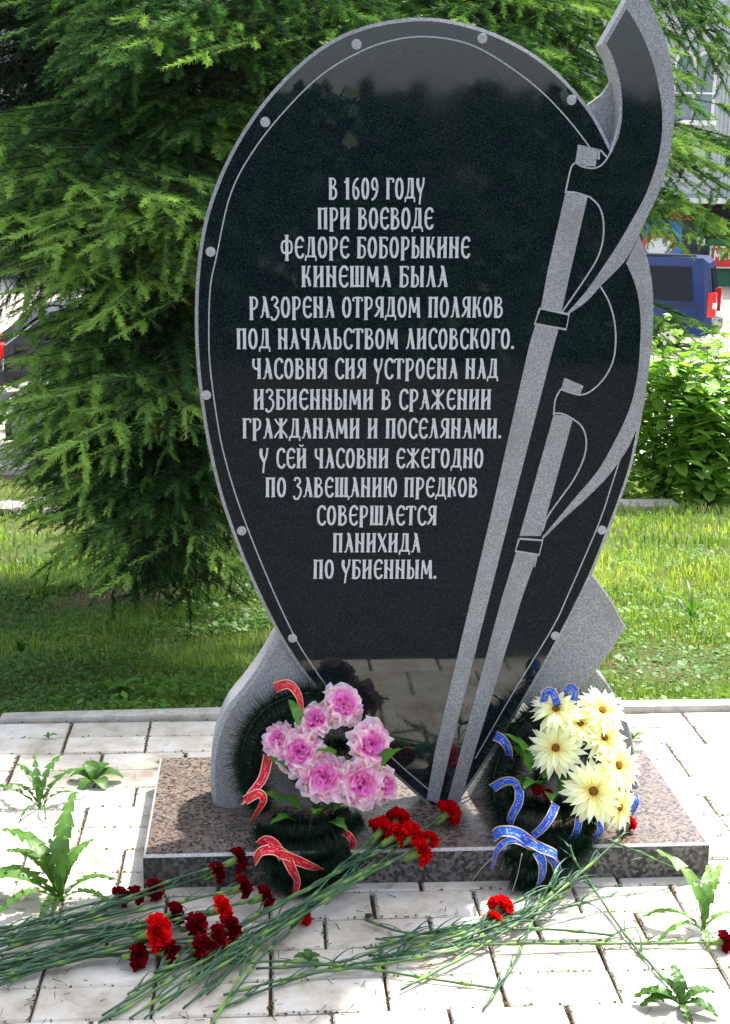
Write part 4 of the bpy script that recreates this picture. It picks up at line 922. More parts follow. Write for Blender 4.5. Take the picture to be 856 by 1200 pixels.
# ------------------------------------------------------------------ spruces
def shoot_batch(bases_, dirs, lens, rg, per=30, nl=.016, tones=None):
    """needles set round each shoot; all numpy"""
    n = len(bases_); d = dirs/np.linalg.norm(dirs, axis=1)[:, None]
    k = per; B = np.repeat(bases_, k, 0); D = np.repeat(d, k, 0); Ls = np.repeat(lens, k)
    t = np.tile((np.arange(k)+.5)/k, n)
    r_ = rg.normal(size=(n*k, 3)); r_ -= (r_*D).sum(1)[:, None]*D; r_ /= np.linalg.norm(r_, axis=1)[:, None]
    r_[:, 2] = r_[:, 2]*.6+.12; r_ /= np.linalg.norm(r_, axis=1)[:, None]
    P0 = B + D*(Ls*t)[:, None]; ln = nl*rg.uniform(.75, 1.12, n*k)*(1-.45*t**2)
    tip = P0 + (D*.70+r_*.80)*ln[:, None]
    s = np.cross(D, r_)*.00215
    V = np.stack([P0-s, P0+s, tip], 1).reshape(-1, 3)
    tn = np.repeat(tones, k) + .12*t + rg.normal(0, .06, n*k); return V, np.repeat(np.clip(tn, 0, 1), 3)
def bough_mesh(seed, Lb=1.5, hang=.5, lit=.5, per=58, bare=False):
    rg = np.random.default_rng(seed); Bs = []; Ds = []; Ls = []; Ts = []; wood = []
    def axis(t): return np.array([Lb*t, 0, -hang*.35*t*t*Lb+.06*math.sin(t*5+seed)])
    pts = [Vector(axis(t)) for t in np.linspace(0, 1, 12)]; wood.append((pts, [.010*(1-.85*i/11)+.001 for i in range(12)]))
    nlat = int(13*Lb)
    for i in range(nlat):
        t = .16+.84*i/nlat; p = axis(t); side = 1 if i % 2 else -1
        ll = min(Lb, 1.15)*.50*math.sin(math.pi*min(1, .18+.80*(1-t)))*rg.uniform(.7, 1.15)+.07
        az = side*R(rg.uniform(42, 66)); dr = np.array([math.cos(az), math.sin(az), rg.uniform(-.30, .05)-hang*.35])
        m = max(2, int(ll/.125)); cur = p.copy(); dd = dr/np.linalg.norm(dr); tp = [Vector(cur)]
        for j in range(m):
            cur = cur+dd*ll/m; dd = dd+np.array([.03, 0, -hang*.03]); dd /= np.linalg.norm(dd); tp.append(Vector(cur))
            fr = (j+1)/m; outer = max(fr*.6+t*.4, 0)
            for s2 in (-1, 1):
                if rg.random() < .12: continue
                a2 = s2*R(rg.uniform(34, 58)); c_, s_ = math.cos(a2), math.sin(a2)
                d2 = np.array([dd[0]*c_-dd[1]*s_, dd[0]*s_+dd[1]*c_, dd[2]-rg.uniform(-.25, .55)*hang])
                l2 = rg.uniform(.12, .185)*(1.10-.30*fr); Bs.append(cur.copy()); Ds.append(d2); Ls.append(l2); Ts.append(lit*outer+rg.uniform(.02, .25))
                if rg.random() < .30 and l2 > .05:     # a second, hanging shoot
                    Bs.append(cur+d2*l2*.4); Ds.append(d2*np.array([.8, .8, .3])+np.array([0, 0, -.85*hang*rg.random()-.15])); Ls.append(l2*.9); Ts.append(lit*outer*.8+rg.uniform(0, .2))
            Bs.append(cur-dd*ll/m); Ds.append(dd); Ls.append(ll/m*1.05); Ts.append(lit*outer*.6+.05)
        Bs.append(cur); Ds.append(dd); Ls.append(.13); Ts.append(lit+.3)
        wood.append((tp, [.0022*(1-.7*q/m)+.0005 for q in range(m+1)]))
    for tt in np.linspace(.2, 1, int(18*Lb)): Bs.append(axis(tt)); Ds.append(np.array([1, 0, .1*rg.normal()])); Ls.append(.06); Ts.append(.2*lit)
    Bs, Ds, Ls, Ts = map(np.array, (Bs, Ds, Ls, Ts))
    wv = []; wf = []
    for pts, rr in wood:
        a, f = tube(pts, rr, 4, False); b = len(wv); wv += a; wf += [tuple(q+b for q in g_) for g_ in f]
    if bare:
        for bb, dd, l_ in zip(Bs, Ds, Ls):
            if rg.random() < .6: continue
            dd = dd/np.linalg.norm(dd); a, f = tube([Vector(bb), Vector(bb+dd*l_)], [.0013, .0005], 3, False); b = len(wv); wv += a; wf += [tuple(q+b for q in g_) for g_ in f]
        V, A = shoot_batch(Bs[::4], Ds[::4], Ls[::4], rg, 14, .010, Ts[::4])
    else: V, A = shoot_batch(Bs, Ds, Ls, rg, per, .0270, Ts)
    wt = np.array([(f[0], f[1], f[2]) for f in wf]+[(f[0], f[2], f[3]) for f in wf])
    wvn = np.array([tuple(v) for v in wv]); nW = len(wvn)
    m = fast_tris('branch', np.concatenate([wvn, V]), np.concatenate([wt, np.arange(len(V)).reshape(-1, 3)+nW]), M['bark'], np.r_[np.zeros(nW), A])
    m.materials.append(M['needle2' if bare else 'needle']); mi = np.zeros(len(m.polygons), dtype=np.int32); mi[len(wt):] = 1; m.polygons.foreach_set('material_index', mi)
    return m
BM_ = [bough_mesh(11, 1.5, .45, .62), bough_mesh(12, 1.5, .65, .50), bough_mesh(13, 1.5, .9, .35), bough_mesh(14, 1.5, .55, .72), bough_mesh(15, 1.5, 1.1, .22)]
BA_ = [bough_mesh(31, 2.4, .40, .85), bough_mesh(32, 2.4, .50, .70), bough_mesh(33, 2.4, .7, .28), bough_mesh(34, 2.4, .45, .95), bough_mesh(35, 2.4, .8, -.12)]  # needle tone set per template: sunlit and shaded tiers in the colour
BARE = bough_mesh(16, 2.4, .7, .3, bare=True)
def bough(parent, base, tip, k=0, roll=0, m=None, name='branch', thick=1.0):
    base = Vector(base); tip = Vector(tip); d = tip-base; L_ = d.length
    if m is not None: ref, hang = 2.4, .7
    elif parent is sa: ref, hang, m = 2.4, (.40, .50, .7, .45, .8)[k], BA_[k]
    else: ref, hang, m = 1.5, (.45, .65, .9, .55, 1.1)[k], BM_[k]
    # template tip lies at (ref,0,-hang*.35*ref): aim that chord at the target
    x = d.normalized(); y = Vector((0, 0, 1)).cross(x); y = y.normalized() if y.length > .01 else Vector((0, 1, 0)); z = x.cross(y)
    q = Matrix((x, y, z)).transposed().to_quaternion() @ Quaternion((0, 1, 0), -math.atan(hang*.35)) @ Quaternion((1, 0, 0), roll)
    s = L_/(ref*math.sqrt(1+(hang*.35)**2))
    return link(name, m, parent, base-parent.location, q, (s, max(.75, s)*thick, max(.75, s)))
def trunk(t, h, r0, lean=(0, 0)):
    pts = [Vector((lean[0]*i/10+.01*math.sin(i*2.), lean[1]*i/10, -.3+(h+.3)*i/10)) for i in range(11)]
    vs, fs = tube(pts, [r0*(1-.93*i/10) for i in range(11)], 12); link('trunk', mesh('trunk', vs, fs, M['bark'], smooth=True), t)
TA = Vector((-.62, 3.15, gz(-.62, 3.15)-.03)); TB = Vector((.75, 2.15, gz(.75, 2.15)-.03))
sa = empty('spruce_tree', TA, 'big dark green spruce filling the left behind the memorial, with drooping branches', 'tree'); trunk(sa, 8.5, .16)
sb = empty('spruce_tree', TB, 'spruce directly behind the stele with paler shoots showing around the axe blade', 'tree'); trunk(sb, 6.2, .11)
def tr(T, z): return Vector((T.x, T.y, z))
def A_(x, y, Y): return on_y(x, y, Y)
# left spruce, branches reaching towards the viewer: (start height, tip pixel x, y, tip depth Y, template)
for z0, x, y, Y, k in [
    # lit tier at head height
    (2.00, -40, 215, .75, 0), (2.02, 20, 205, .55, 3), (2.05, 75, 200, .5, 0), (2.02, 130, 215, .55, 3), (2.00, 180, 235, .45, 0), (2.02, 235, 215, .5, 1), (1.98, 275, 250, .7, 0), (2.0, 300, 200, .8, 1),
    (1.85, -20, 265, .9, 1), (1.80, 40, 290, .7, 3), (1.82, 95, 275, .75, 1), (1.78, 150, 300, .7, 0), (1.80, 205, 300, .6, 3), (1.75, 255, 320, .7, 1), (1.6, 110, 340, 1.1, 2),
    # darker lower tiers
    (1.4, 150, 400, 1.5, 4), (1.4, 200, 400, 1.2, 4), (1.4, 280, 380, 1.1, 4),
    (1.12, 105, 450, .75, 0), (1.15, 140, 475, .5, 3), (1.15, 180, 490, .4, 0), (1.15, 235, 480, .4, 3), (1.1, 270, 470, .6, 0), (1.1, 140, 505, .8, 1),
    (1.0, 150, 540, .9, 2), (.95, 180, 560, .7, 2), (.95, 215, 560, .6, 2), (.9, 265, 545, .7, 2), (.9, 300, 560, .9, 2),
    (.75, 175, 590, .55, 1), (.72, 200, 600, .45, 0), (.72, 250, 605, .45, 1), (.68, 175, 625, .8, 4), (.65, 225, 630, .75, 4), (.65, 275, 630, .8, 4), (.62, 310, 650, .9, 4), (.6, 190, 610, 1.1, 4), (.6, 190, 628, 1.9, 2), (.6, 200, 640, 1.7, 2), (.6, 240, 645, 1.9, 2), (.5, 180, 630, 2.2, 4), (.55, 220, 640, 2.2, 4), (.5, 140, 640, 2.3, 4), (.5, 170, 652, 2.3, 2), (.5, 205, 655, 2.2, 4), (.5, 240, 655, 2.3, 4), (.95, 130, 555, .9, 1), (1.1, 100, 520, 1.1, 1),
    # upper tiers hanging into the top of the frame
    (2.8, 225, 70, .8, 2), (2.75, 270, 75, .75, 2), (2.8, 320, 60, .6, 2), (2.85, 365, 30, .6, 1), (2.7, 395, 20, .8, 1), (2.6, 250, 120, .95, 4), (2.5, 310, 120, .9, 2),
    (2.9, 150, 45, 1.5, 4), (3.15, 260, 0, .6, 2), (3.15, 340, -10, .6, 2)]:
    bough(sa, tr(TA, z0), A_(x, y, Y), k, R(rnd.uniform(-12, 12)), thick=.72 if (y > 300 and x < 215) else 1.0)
for x, y, Y in [(x, y, 2.6) for x in range(-90, 420, 55) for y in range(-40, 420, 60) if not (x < 110 and y > 250)]:
    bough(sa, tr(TA, 1.9+.9*(200-y)/300), A_(x, y, Y), 4, R(rnd.uniform(-40, 40)))  # darkest template: inner crown shade held in the needle colour
for x, y, Y in [(x, y, 4.2) for x in range(-60, 440, 70) for y in range(-60, 330, 75)]:
    bough(sa, tr(TA, 2.3+.9*(200-y)/300), A_(x, y, Y), 4, R(rnd.uniform(-60, 60)))
# back and sides, higher whorls
for i in range(54):
    z0 = .7+i*.115; a = i*2.39996; rl = max(.35, 2.0*(1-(z0-.5)/8.2)); 
    if z0 < 3.0 and math.sin(a) < -.35: continue
    if z0 < 1.95:
        if math.sin(a) < .2: continue
        rl *= .55
    bough(sa, tr(TA, z0), (TA.x+rl*math.cos(a), TA.y+rl*math.sin(a), z0-.35-.1*rl), i % 5, R(rnd.uniform(-15, 15)))
for i, (x, y, Y) in enumerate([(20, 500, 1.4), (45, 540, 1.3), (70, 560, 1.2)]):
    bough(sa, tr(TA, 1.25-.06*i), A_(x, y, Y), 0, R(20*i), BARE, 'dead_branch')
# spruce behind the stele
for z0, x, y, Y, k in [
    (2.55, 455, 60, .9, 3), (2.6, 505, 40, .8, 0), (2.55, 560, 60, .7, 3), (2.5, 610, 75, .7, 0), (2.4, 650, 110, .7, 3), (2.25, 690, 165, .8, 0), (2.3, 700, 130, .9, 3), (2.55, 690, 60, .8, 1), (2.6, 640, 30, .9, 3), (2.7, 690, 20, 1.0, 1), (2.8, 560, 0, .8, 3), (2.8, 620, -10, .8, 0), (2.85, 480, -10, .9, 0), (2.8, 425, 0, 1.0, 1), (2.3, 570, 120, .9, 2), (2.3, 630, 150, 1.0, 2),
    (2.0, 835, 205, 1.2, 0), (2.05, 862, 165, 1.3, 1), (1.95, 800, 235, 1.1, 3), (1.9, 825, 262, 1.4, 0), (1.55, 790, 372, 1.4, 3),
    (3.05, 845, 40, 1.2, 2), (3.1, 830, 0, 1.2, 1), (2.9, 790, 70, 1.5, 2)]:
    bough(sb, tr(TB, z0), A_(x, y, Y), k, R(rnd.uniform(-12, 12)), thick=.36 if x > 770 else 1.0)
for i in range(30):
    z0 = 2.0+i*.13; a = i*2.39996; rl = max(.3, 1.15*(1-(z0-1.6)/4.8))
    if z0 < 3.1 and (math.sin(a) < -.35 or math.cos(a) > .2): continue
    bough(sb, tr(TB, z0), (TB.x+rl*math.cos(a), TB.y+rl*math.sin(a), z0-.30), (i*3) % 5, R(rnd.uniform(-15, 15)))

# ------------------------------------------------------------------ shrubs
def shrub(px_, Y, h, wdt, label, n, ls, seed, tone=.5, lo=.1, name='leafy_shrub'):
    rg = np.random.default_rng(seed); p = on_y(px_, 500, Y); g0 = gz(p.x, Y)-.03
    t = empty(name, (p.x, Y, g0), label, 'shrub')
    wv = []; wf = []; tips = []
    for i in range(14):
        a = rg.uniform(0, 6.28); r_ = wdt*.5*math.sqrt(rg.random()); hh = h*rg.uniform(.6, 1)
        pts = [Vector((0.05*math.cos(a), .05*math.sin(a), 0)), Vector((r_*.5*math.cos(a), r_*.5*math.sin(a), hh*.55)), Vector((r_*math.cos(a), r_*math.sin(a), hh))]
        C_ = catmull(pts, 5); a2, f2 = tube(C_, [.010*(1-.8*q/len(C_)) for q in range(len(C_))], 5, False); b = len(wv); wv += a2; wf += [tuple(q+b for q in g_) for g_ in f2]; tips.append(C_)
    link('stem', mesh('stem', wv, wf, M['twig'], smooth=True), t)
    k = rg.integers(0, 14, n); u = rg.uniform(lo, 1, n); C = np.array([[tuple(v) for v in c] for c in tips]); idx = np.clip((u*(C.shape[1]-1)).astype(int), 0, C.shape[1]-1)
    p0 = C[k, idx] + rg.normal(0, wdt*.085, (n, 3)); p0[:, 2] = np.maximum(p0[:, 2], .02)
    s = ls*rg.uniform(.4, 1.3, n)[:, None]; a = rg.uniform(0, 6.283, n); d = np.stack([np.cos(a), np.sin(a), rg.uniform(-.6, .4, n)], 1); e = np.stack([-np.sin(a), np.cos(a), rg.uniform(-.3, .3, n)], 1); up = np.cross(d, e)
    V = np.stack([p0, p0+(d*.35+e*.30+up*.08)*s, p0+(d*.75+e*.20+up*.05)*s, p0+d*s, p0+(d*.75-e*.20+up*.05)*s, p0+(d*.35-e*.30+up*.08)*s], 1).reshape(-1, 3); b = np.arange(n)*6
    T = np.stack([b, b+1, b+2, b, b+2, b+3, b, b+3, b+4, b, b+4, b+5], 1).reshape(-1, 3)
    tn = np.clip(tone+rg.normal(0, .26, n), 0, 1)
    link('foliage', fast_tris('foliage', V, T, M['shrubleaf'], np.repeat(tn, 6)), t)
shrub(780, 8.8, 1.75, 1.3, 'pale green leafy bush beside the stele edge under the blue van', 2300, .13, 1, .75)
shrub(838, 8.2, 1.62, 1.2, 'large leaved mid green bush at the right edge of the lawn', 1300, .185, 2, .62)
shrub(905, 8.8, 1.8, 1.4, 'leafy bush partly cut off by the right edge behind the large leaved one', 1500, .15, 3, .7)
shrub(725, 9.6, 1.5, 1.2, 'low leafy bush mostly hidden behind the right rim of the stele', 1500, .12, 4, .65)

# ------------------------------------------------------------------ vehicles
M['paint_blue'] = mat('dark_blue_paint', (.006, .024, .12), .3, .4, 0, .3); M['paint_black'] = mat('black_paint', (.012, .012, .014), .2, .5, 0, 1); M['paint_silver'] = mat('silver_blue_paint', (.40, .44, .50), .3, .5, .5, 1)
M['glass'] = mat('dark_vehicle_glass', (.006, .008, .009), .08, .25); M['tyre'] = mat('tyre_rubber', (.02, .02, .02), .8, .3); M['rim'] = mat('alloy_rim', (.6, .6, .62), .25, .5, .8)
M['lamp_red'] = mat('red_lamp_lens', (.65, .01, .01), .15, .6); M['lamp_white'] = mat('clear_lamp_lens', (.75, .75, .72), .1, .6); M['trim'] = mat('black_plastic_trim', (.03, .03, .032), .6); M['plate'] = mat('white_plate', (.75, .75, .75), .4)
for k_ in ('paint_blue', 'paint_silver', 'paint_black'):
    m_ = M[k_]; bump(m_, noise(m_, coords(m_, scale=(1, 1, 1)), 3, 2), .02, .01)
def vehicle(name, label, cat, loc, rz, prof, wdt, belt, paint, wheels, wr, side_glass, rear_glass, lamps, group=None):
    """profile in x (length, +x front) and z; body is swept across the width with a narrower greenhouse"""
    t = empty(name, loc, label, cat, group, rz)
    bm = bmesh.new(); n = len(prof); rows = []
    hw = wdt/2
    for f_, ins in ((-1, .10), (-1, .03), (-.97, 0), (.97, 0), (1, .03), (1, .10)):
        row = []
        for i, (x, z) in enumerate(prof):
            k = max(0, (z-belt))*.20; cxm = (prof[0][0]+prof[n//2][0])/2
            y = f_*(hw-k) ; s = 1-ins*.10
            if ins == .10: y = f_*(hw-k)*.0 if False else f_*(hw-k)
            row.append(bm.verts.new((x*(1-ins*.10), y if abs(f_) < 1 or ins < .05 else f_*(hw-k+.0), .35+(z-.35)*(1-ins*.10))))
        rows.append(row)
    # order rows by y position: outermost faces are the caps
    R_ = [rows[1], rows[2], rows[3], rows[4]]
    for v, v2 in zip(rows[1], rows[2]): v2.co.y = v.co.y+.05
    for v, v2 in zip(rows[4], rows[3]): v2.co.y = v.co.y-.05
    for v in rows[0]+rows[5]: bm.verts.remove(v)
    for a, b in zip(R_[:-1], R_[1:]):
        for i in range(n): bm.faces.new((a[i], a[(i+1) % n], b[(i+1) % n], b[i]))
    bm.faces.new(R_[0][::-1]); bm.faces.new(R_[-1])
    bmesh.ops.triangulate(bm, faces=[f for f in bm.faces if len(f.verts) > 4])
    bm_obj('body', bm, paint, t)
    for x in wheels:
        for s in (-1, 1):
            vs, fs = tube([Vector((x, s*(hw+.012), wr)), Vector((x, s*(hw-.20), wr))], wr, 24); link('tyre', mesh('tyre', vs, fs, M['tyre']), t)
            tw = link('rim', mesh('rim', *(lambda q: (q[0], q[1]))(tube([Vector((x, s*(hw+.018), wr)), Vector((x, s*(hw-.05), wr))], wr*.66, 20)), M['trim']), t)
            bm = bmesh.new()
            for q in range(5):
                a = 2*math.pi*q/5; c, s_ = math.cos(a), math.sin(a); wv = .045
                pts = [(x+c*.03-s_*wv, wr+s_*.03+c*wv), (x+c*wr*.64-s_*wv*.7, wr+s_*wr*.64+c*wv*.7), (x+c*wr*.64+s_*wv*.7, wr+s_*wr*.64-c*wv*.7), (x+c*.03+s_*wv, wr+s_*.03-c*wv)]
                o1 = [bm.verts.new((p[0], s*(hw+.03), p[1])) for p in pts]; o2 = [bm.verts.new((p[0], s*(hw-.01), p[1])) for p in pts]
                bm.faces.new(o1); bm.faces.new(o2[::-1])
                for i in range(4): bm.faces.new((o1[i], o2[i], o2[(i+1) % 4], o1[(i+1) % 4]))
            bm_obj('spokes', bm, M['rim'], tw)
            vs, fs = tube([Vector((x+wr*1.14*math.cos(a), s*(hw+.005), wr+wr*1.14*math.sin(a))) for a in np.linspace(0, math.pi, 14)], .022, 5)
            link('wheel_arch', mesh('wheel_arch', vs, fs, M['trim']), t)
    for quad in side_glass:
        for s in (-1, 1):
            pts = [Vector((x, s*(hw-max(0, z-belt)*.20+.004), z)) for x, z in quad]; bk = [p-Vector((0, s*.02, 0)) for p in pts]; k = len(pts)
            link('side_window', mesh('side_window', pts+bk, [tuple(range(k)), tuple(range(2*k-1, k-1, -1))]+[(i, (i+1) % k, k+(i+1) % k, k+i) for i in range(k)], M['glass']), t)
    for (x0, z0, x1, z1, y, nm) in rear_glass:
        pts = [Vector((x0, -y, z0)), Vector((x0, y, z0)), Vector((x1, y*.86, z1)), Vector((x1, -y*.86, z1))]; bk = [p+Vector((.02*(1 if x0 < 0 else -1), 0, 0)) for p in pts]
        link(nm, mesh(nm, pts+bk, [(0, 1, 2, 3), (7, 6, 5, 4)]+[(i, (i+1) % 4, 4+(i+1) % 4, 4+i) for i in range(4)], M['glass']), t)
    for (nm, b, mt) in lamps: boxobj(nm, b, M[mt], t, bev=.01)
    return t
vx = on_y(803, 405, 24.6)
van_prof = [(-2.10, .30), (-2.22, .45), (-2.20, 1.0), (-2.08, 1.80), (-1.95, 1.90), (.9, 1.93), (1.15, 1.84), (1.75, 1.22), (2.35, 1.02), (2.48, .75), (2.45, .35), (2.2, .28)]
vehicle('parked_van', 'dark blue van with a red tail light parked beyond the lawn on the right', 'van', (vx.x-1.62, 24.9, -1.575), R(180-22), van_prof, 1.8, 1.05, M['paint_blue'], (-1.35, 1.45), .33,
        [[(-1.80, 1.04), (-.55, 1.04), (-.55, 1.72), (-1.72, 1.72)], [(-.40, 1.10), (.95, 1.10), (.70, 1.68), (-.40, 1.68)]], [(-2.215, 1.15, -2.12, 1.70, .68, 'rear_window')],
        [('tail_lamp', (-2.27, -2.10, .74, .90+.012, .72, 1.22), 'lamp_red'), ('tail_lamp', (-2.27, -2.10, -.912, -.74, .72, 1.22), 'lamp_red'), ('reversing_lamp', (-2.28, -2.2, .76, .918, .90, 1.02), 'lamp_white'), ('reversing_lamp', (-2.28, -2.2, -.918, -.76, .90, 1.02), 'lamp_white'),
         ('bumper', (-2.34, -2.12, -.88, .88, .38, .60), 'trim'), ('number_plate', (-2.36, -2.33, -.26, .26, .66, .78), 'plate'), ('door_handle', (-1.0, -.85, .90, .935, .98, 1.02), 'trim'), ('door_handle', (-1.0, -.85, -.935, -.90, .98, 1.02), 'trim'), ('side_trim', (-1.0, 1.0, -.915, -.895, .50, .58), 'trim'), ('side_trim', (-1.0, 1.0, .895, .915, .50, .58), 'trim'), ('door_seam', (-.50, -.48, .89, .906, .45, 1.75), 'trim'), ('door_seam', (-1.90, -1.88, .885, .904, .60, 1.0), 'trim'), ('slide_rail', (-1.9, -.5, .893, .909, .93, .96), 'trim'), ('roof_rail', (-1.8, .8, .66, .70, 1.91, 1.96), 'trim')])
car_prof = [(-2.0, .28), (-2.15, .45), (-2.12, .90), (-1.98, 1.0), (-1.45, 1.38), (-1.1, 1.45), (.2, 1.46), (.55, 1.38), (1.15, .98), (1.95, .84), (2.12, .62), (2.10, .35), (1.9, .27)]
carp = dict(prof=car_prof, wdt=1.74, belt=.95, wheels=(-1.28, 1.32), wr=.31,
            side_glass=[[(-1.55, .98), (-.35, .98), (-.35, 1.36), (-1.20, 1.36)], [(-.27, .98), (.95, .98), (.45, 1.36), (-.27, 1.36)]], rear_glass=[(-1.96, 1.04, -1.50, 1.38, .60, 'rear_window'), (1.13, 1.02, .60, 1.38, .62, 'windscreen')],
            lamps=[('tail_lamp', (-2.19, -2.0, .52, .86, .72, .92), 'lamp_red'), ('tail_lamp', (-2.19, -2.0, -.86, -.52, .72, .92), 'lamp_red'), ('headlamp', (1.95, 2.14, .5, .84, .60, .76), 'lamp_white'), ('headlamp', (1.95, 2.14, -.84, -.5, .60, .76), 'lamp_white'), ('number_plate', (-2.20, -2.17, -.26, .26, .60, .72), 'plate'), ('bumper', (-2.22, -2.0, -.84, .84, .32, .52), 'trim'), ('bumper', (1.95, 2.18, -.82, .82, .30, .50), 'trim'), ('door_handle', (-.55, -.42, .86, .89, .86, .90), 'trim'), ('door_handle', (-.55, -.42, -.89, -.86, .86, .90), 'trim')])
q = on_y(84, 560, 11.6); vehicle('parked_car', 'silver blue car glimpsed through the spruce branches, its front wheel showing', 'car', (q.x+1.35, 12.75, -1.575), R(180+4), paint=M['paint_silver'], **carp)
q = on_y(-6, 470, 16.5); vehicle('parked_car', 'black car at the left edge with a red tail light', 'car', (q.x+2.15, 17.3, -1.575), R(12), paint=M['paint_black'], **carp)

# ------------------------------------------------------------------ building behind
M['siding'] = soil_mat('pale_grey_siding', (.34, .36, .38), (.46, .48, .50), 3, .1); M['white'] = mat('white_frame_paint', (.78, .78, .78), .5); M['pane'] = mat('blue_grey_window_glass', (.16, .20, .26), .08, .6)
M['dwall'] = soil_mat('dark_shop_wall', (.04, .045, .055), (.09, .095, .10), 2, .1); M['red'] = mat('red_sign_board', (.70, .03, .04), .5); M['blue'] = mat('blue_poster', (.03, .20, .60), .4); M['green'] = mat('dark_green_door_paint', (.02, .13, .07), .5); M['canopy'] = mat('pale_canopy', (.60, .60, .60), .6); M['signwhite'] = mat('sign_white', (.80, .80, .80), .5); M['signred'] = mat('poster_red', (.60, .06, .06), .5)
for k_ in ('white', 'canopy', 'red', 'blue', 'green'):
    m_ = M[k_]; bb = P(m_).inputs['Base Color'].default_value[:3]; cc = ramp(m_, noise(m_, coords(m_, obj=False), 1.5, 5, .7), [(.35, tuple(v*.8 for v in bb)), (.65, tuple(min(1, v*1.05) for v in bb))]); L(m_, cc, P(m_).inputs['Base Color'])
YB = 42.0
bld = empty('shop_building', (14, YB, -1.6), 'pale grey two storey building with arched windows above a dark shop front', 'building')
def rel(o): o.location = o.location-bld.location; return o
def rc(x0, y0, x1, y1, Y=YB):
    a = on_y(x0, y0, Y); b = on_y(x1, y1, Y); return a.x, b.x, b.z, a.z
zl = on_y(810, 236, YB).z
ztop = on_y(810, -60, YB).z
xa, xb = -14, 34
rel(boxobj('upper_wall', (xa, xb, YB, YB+12, zl, ztop), M['siding'], bld))
rel(boxobj('lower_wall', (xa, xb, YB+.6, YB+12, -1.65, zl), M['dwall'], bld))
rel(boxobj('canopy', (xa, xb, YB-.9, YB-.004, zl-.06, zl+.12), M['canopy'], bld, bev=.02))
rel(boxobj('roof', (xa-.3, xb+.3, YB-.3, YB+12.3, ztop, ztop+.35), M['canopy'], bld))
# corrugated cladding, shallow ribs joined per bay
def ribs(x0, x1, z0, z1, name='corrugated_panel'):
    bm = bmesh.new(); x = x0
    while x < x1:
        bx(bm, x, x+.07, YB-.035, YB-.002, z0, z1); x += .14
    rel(bm_obj(name, bm, M['siding'], bld))
xw0, xw1, zw0, zw1 = rc(791, 78, 834, 140)
def arched_window(x0, x1, z0, z1):
    xm = (x0+x1)/2; h = (x1-x0)/4
    fr = bmesh.new(); bx(fr, x0-.12, x1+.12, YB-.16, YB-.01, z0-.20, z0-.04)
    f = rel(bm_obj('window_frame', fr, M['white'], bld))
    for a, b in ((x0, xm), (xm, x1)):
        c = (a+b)/2; r_ = (b-a)/2
        arch = [Vector((c-r_*.93*math.cos(t), YB-.03, z1+r_*1.25*math.sin(t))) for t in np.linspace(0, math.pi, 11)]
        poly = [Vector((a+.07*r_, YB-.03, z0))]+arch+[Vector((b-.07*r_, YB-.03, z0))]
        o = link('pane', mesh('pane', poly+[p+Vector((0, .02, 0)) for p in poly], [tuple(range(len(poly)))[::-1]]+[(i, (i+1) % len(poly), len(poly)+(i+1) % len(poly), len(poly)+i) for i in range(len(poly))], M['pane']), f); o.location = (0, 0, 0)
        vs, fs = tube([Vector((a, YB-.05, z0))]+[Vector((c-r_*math.cos(t), YB-.05, z1+r_*1.35*math.sin(t))) for t in np.linspace(0, math.pi, 11)]+[Vector((b, YB-.05, z0))], .055, 4)
        link('arch_trim', mesh('arch_trim', vs, fs, M['white']), f)
        bm = bmesh.new(); bx(bm, a, b, YB-.07, YB-.034, (z0+z1)/2-.03, (z0+z1)/2+.03); bm_obj('glazing_bar', bm, M['white'], f)
stepw = 3.3
for k in range(-9, 4): 
    arched_window(xw0+stepw*k, xw1+stepw*k, zw0, zw1); ribs(xw1+stepw*k+.3, xw0+stepw*(k+1)-.25, zl+.14, ztop-.05)
    bm = bmesh.new()
    for j in range(4): z = zl+.25+j*.30; bx(bm, xw0+stepw*k-.15, xw1+stepw*k+.2, YB-.05, YB-.002, z, z+.24)
    rel(bm_obj('wall_panel', bm, M['siding'], bld))
Yl = YB+.6
def lbox(name, a, b, c, d, t, m, Y=Yl, o=0):
    x0, x1, z0, z1 = rc(a, b, c, d, Y-o); return boxobj(name, (x0, x1, Y-o-t, Y-o-.003, z0, z1), M[m], None)
for nm, a, m_, t in (('awning_board', (786, 243, 812, 258), 'signred', .1), ('window_opening', (826, 240, 858, 280), 'dark', .03), ('door', (829, 280, 862, 345), 'green', .06)):
    o = lbox(nm, *a, t, m_); o.parent = bld; rel(o)
sg = lbox('poster_board', 757, 258, 797, 300, .08, 'blue'); finish(sg, 'blue poster board with a red and white emblem on the dark shop front', 'poster')
c = on_y(773, 282, Yl-.1)
for r_, mt, k in ((.62, 'signred', 0), (.48, 'signwhite', 1)):
    vs = [(c.x+r_*math.cos(a), Yl-.085-.006*k, c.z-.1-.10*k+r_*.62*math.sin(a)) for a in np.linspace(0, 2*math.pi, 25)[:-1]]
    link('printed_emblem', mesh('printed_emblem', vs, [tuple(range(24))], M[mt]), sg)
pp = lbox('notice_sheet', 818, 278, 826, 287, .02, 'signwhite'); finish(pp, 'small white notice sheet stuck beside the green door', 'notice')
x0, x1, z0, z1 = rc(834, 290, 884, 313, Yl-.3)
sn = boxobj('shop_sign', (x0, x1, Yl-.38, Yl-.30, z0, z1), M['red']); finish(sn, 'red shop sign with white capital letters at the right edge', 'sign')
bo = boxobj('sign_border', (x0-.05, x1+.05, Yl-.34, Yl-.29, z0-.05, z1+.05), M['signwhite'], sn)
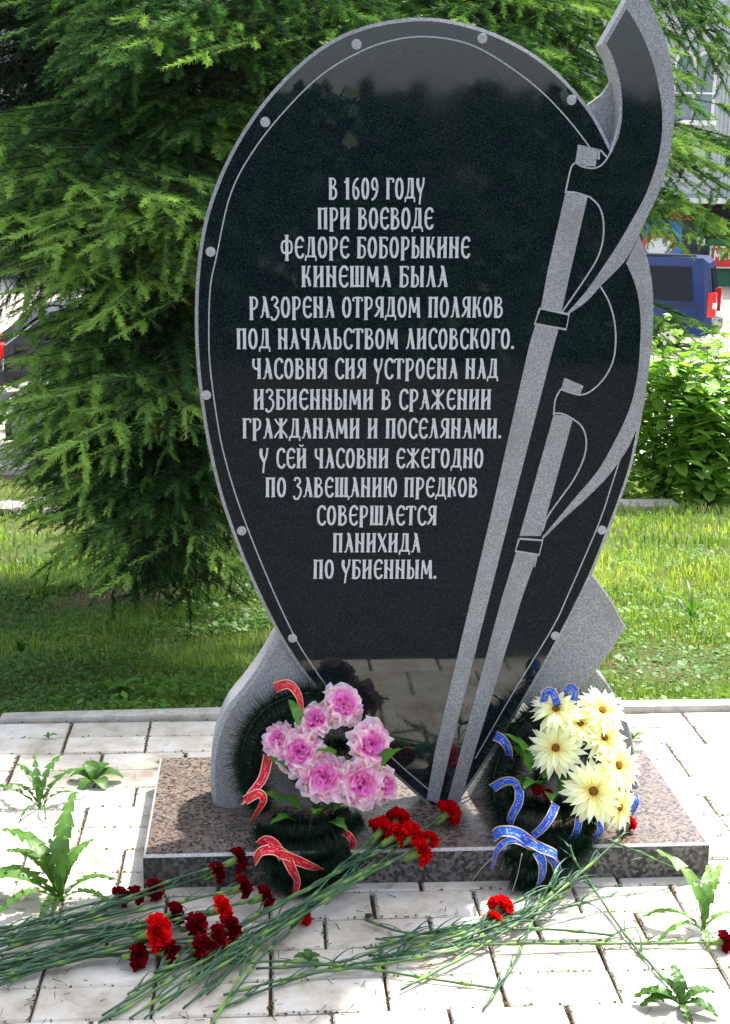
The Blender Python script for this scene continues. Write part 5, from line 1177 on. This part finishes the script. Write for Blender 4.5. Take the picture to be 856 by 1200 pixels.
def glyphs(s_, x, z, h, wk, Y, parent, m_):
    G2 = dict(G); G2['E'] = (.46, [([(.42, .95), (.1, .95), (.1, .05), (.42, .05)], .15), ([(.1, .5), (.36, .5)], .13)]); G2['M'] = (.64, [([(.08, 0), (.08, 1), (.32, .3), (.56, 1), (.56, 0)], .15)]); G2['G'] = (.52, [([(.44, .85), (.26, .97), (.1, .75), (.1, .25), (.26, .03), (.44, .2), (.44, .45), (.28, .45)], .14)]); G2['A'] = (.54, [([(.04, 0), (.27, 1), (.5, 0)], .15), ([(.14, .35), (.4, .35)], .12)])
    vs = []; fs = []
    for ch_ in s_:
        for pts, wd in G2[ch_][1]:
            for (a, b), (c_, d_) in zip(pts[:-1], pts[1:]):
                p = Vector((a*wk, b*h)); q_ = Vector((c_*wk, d_*h)); t = (q_-p).normalized(); n_ = Vector((-t.y, t.x))*wd*h*.5; p -= t*wd*h*.3; q_ += t*wd*h*.3; b0 = len(vs)
                for r_ in (p+n_, p-n_, q_-n_, q_+n_): vs.append((x+r_.x, Y-.0006*len(fs), z+r_.y))
                fs.append((b0, b0+1, b0+2, b0+3))
        x += (G2[ch_][0]+.12)*wk
    link('lettering', mesh('lettering', vs, fs, M[m_]), parent)
glyphs('MEGA', x0+.08, z1-.40, .30, .36, Yl-.385, sn, 'signwhite')

# ------------------------------------------------------------------ far side behind the viewer: seen only as reflection in the polished stone
def leaf_mass(name, x0, x1, y0, y1, z0, z1, n, s0, label, cat, seed):
    rg = np.random.default_rng(seed); x = rg.uniform(x0, x1, n); y = rg.uniform(y0, y1, n); z = z0+(z1-z0)*rg.random(n)**.8*(1+.008*np.sin(x*1.3)); s = (s0*rg.uniform(.5, 1.3, n))[:, None]
    p = np.stack([x, y, z], 1); d = rg.normal(size=(n, 3)); d /= np.linalg.norm(d, axis=1)[:, None]; e = np.cross(d, rg.normal(size=(n, 3))); e /= np.linalg.norm(e, axis=1)[:, None]
    V = np.stack([p, p+(d*.5+e*.35)*s, p+d*s, p+(d*.5-e*.35)*s], 1).reshape(-1, 3); b = np.arange(n)*4; T = np.stack([b, b+1, b+2, b, b+2, b+3], 1).reshape(-1, 3)
    t = empty(name, ((x0+x1)/2, (y0+y1)/2, 0), label, cat)
    o = link('foliage', fast_tris('foliage', V, T, M['hedgeleaf'], np.repeat(rg.random(n), 4)), t, (-t.location.x, -t.location.y, 0))
    boxobj('hedge_core_box', (x0+.1-t.location.x, x1-.1-t.location.x, y0+.15-t.location.y, y1-.15-t.location.y, 0.0, z1-.06), M['hedgecore'], t)  # solid dark box added inside the leaves to firm the reflected edge
    for k in range(6):
        xx = x0+(x1-x0)*(k+.5)/6-t.location.x; vs, fs = tube([Vector((xx, 0, -.1)), Vector((xx+.1, 0, z1*.8))], [.09, .04], 8); link('trunk', mesh('trunk', vs, fs, M['bark'], smooth=True), t)
    return t
leaf_mass('hedge', -10, 12, -12.6, -10.9, 0.0, 2.52, 60000, .20, 'tall dark clipped hedge on the far side of the square facing the stele', 'hedge', 9)
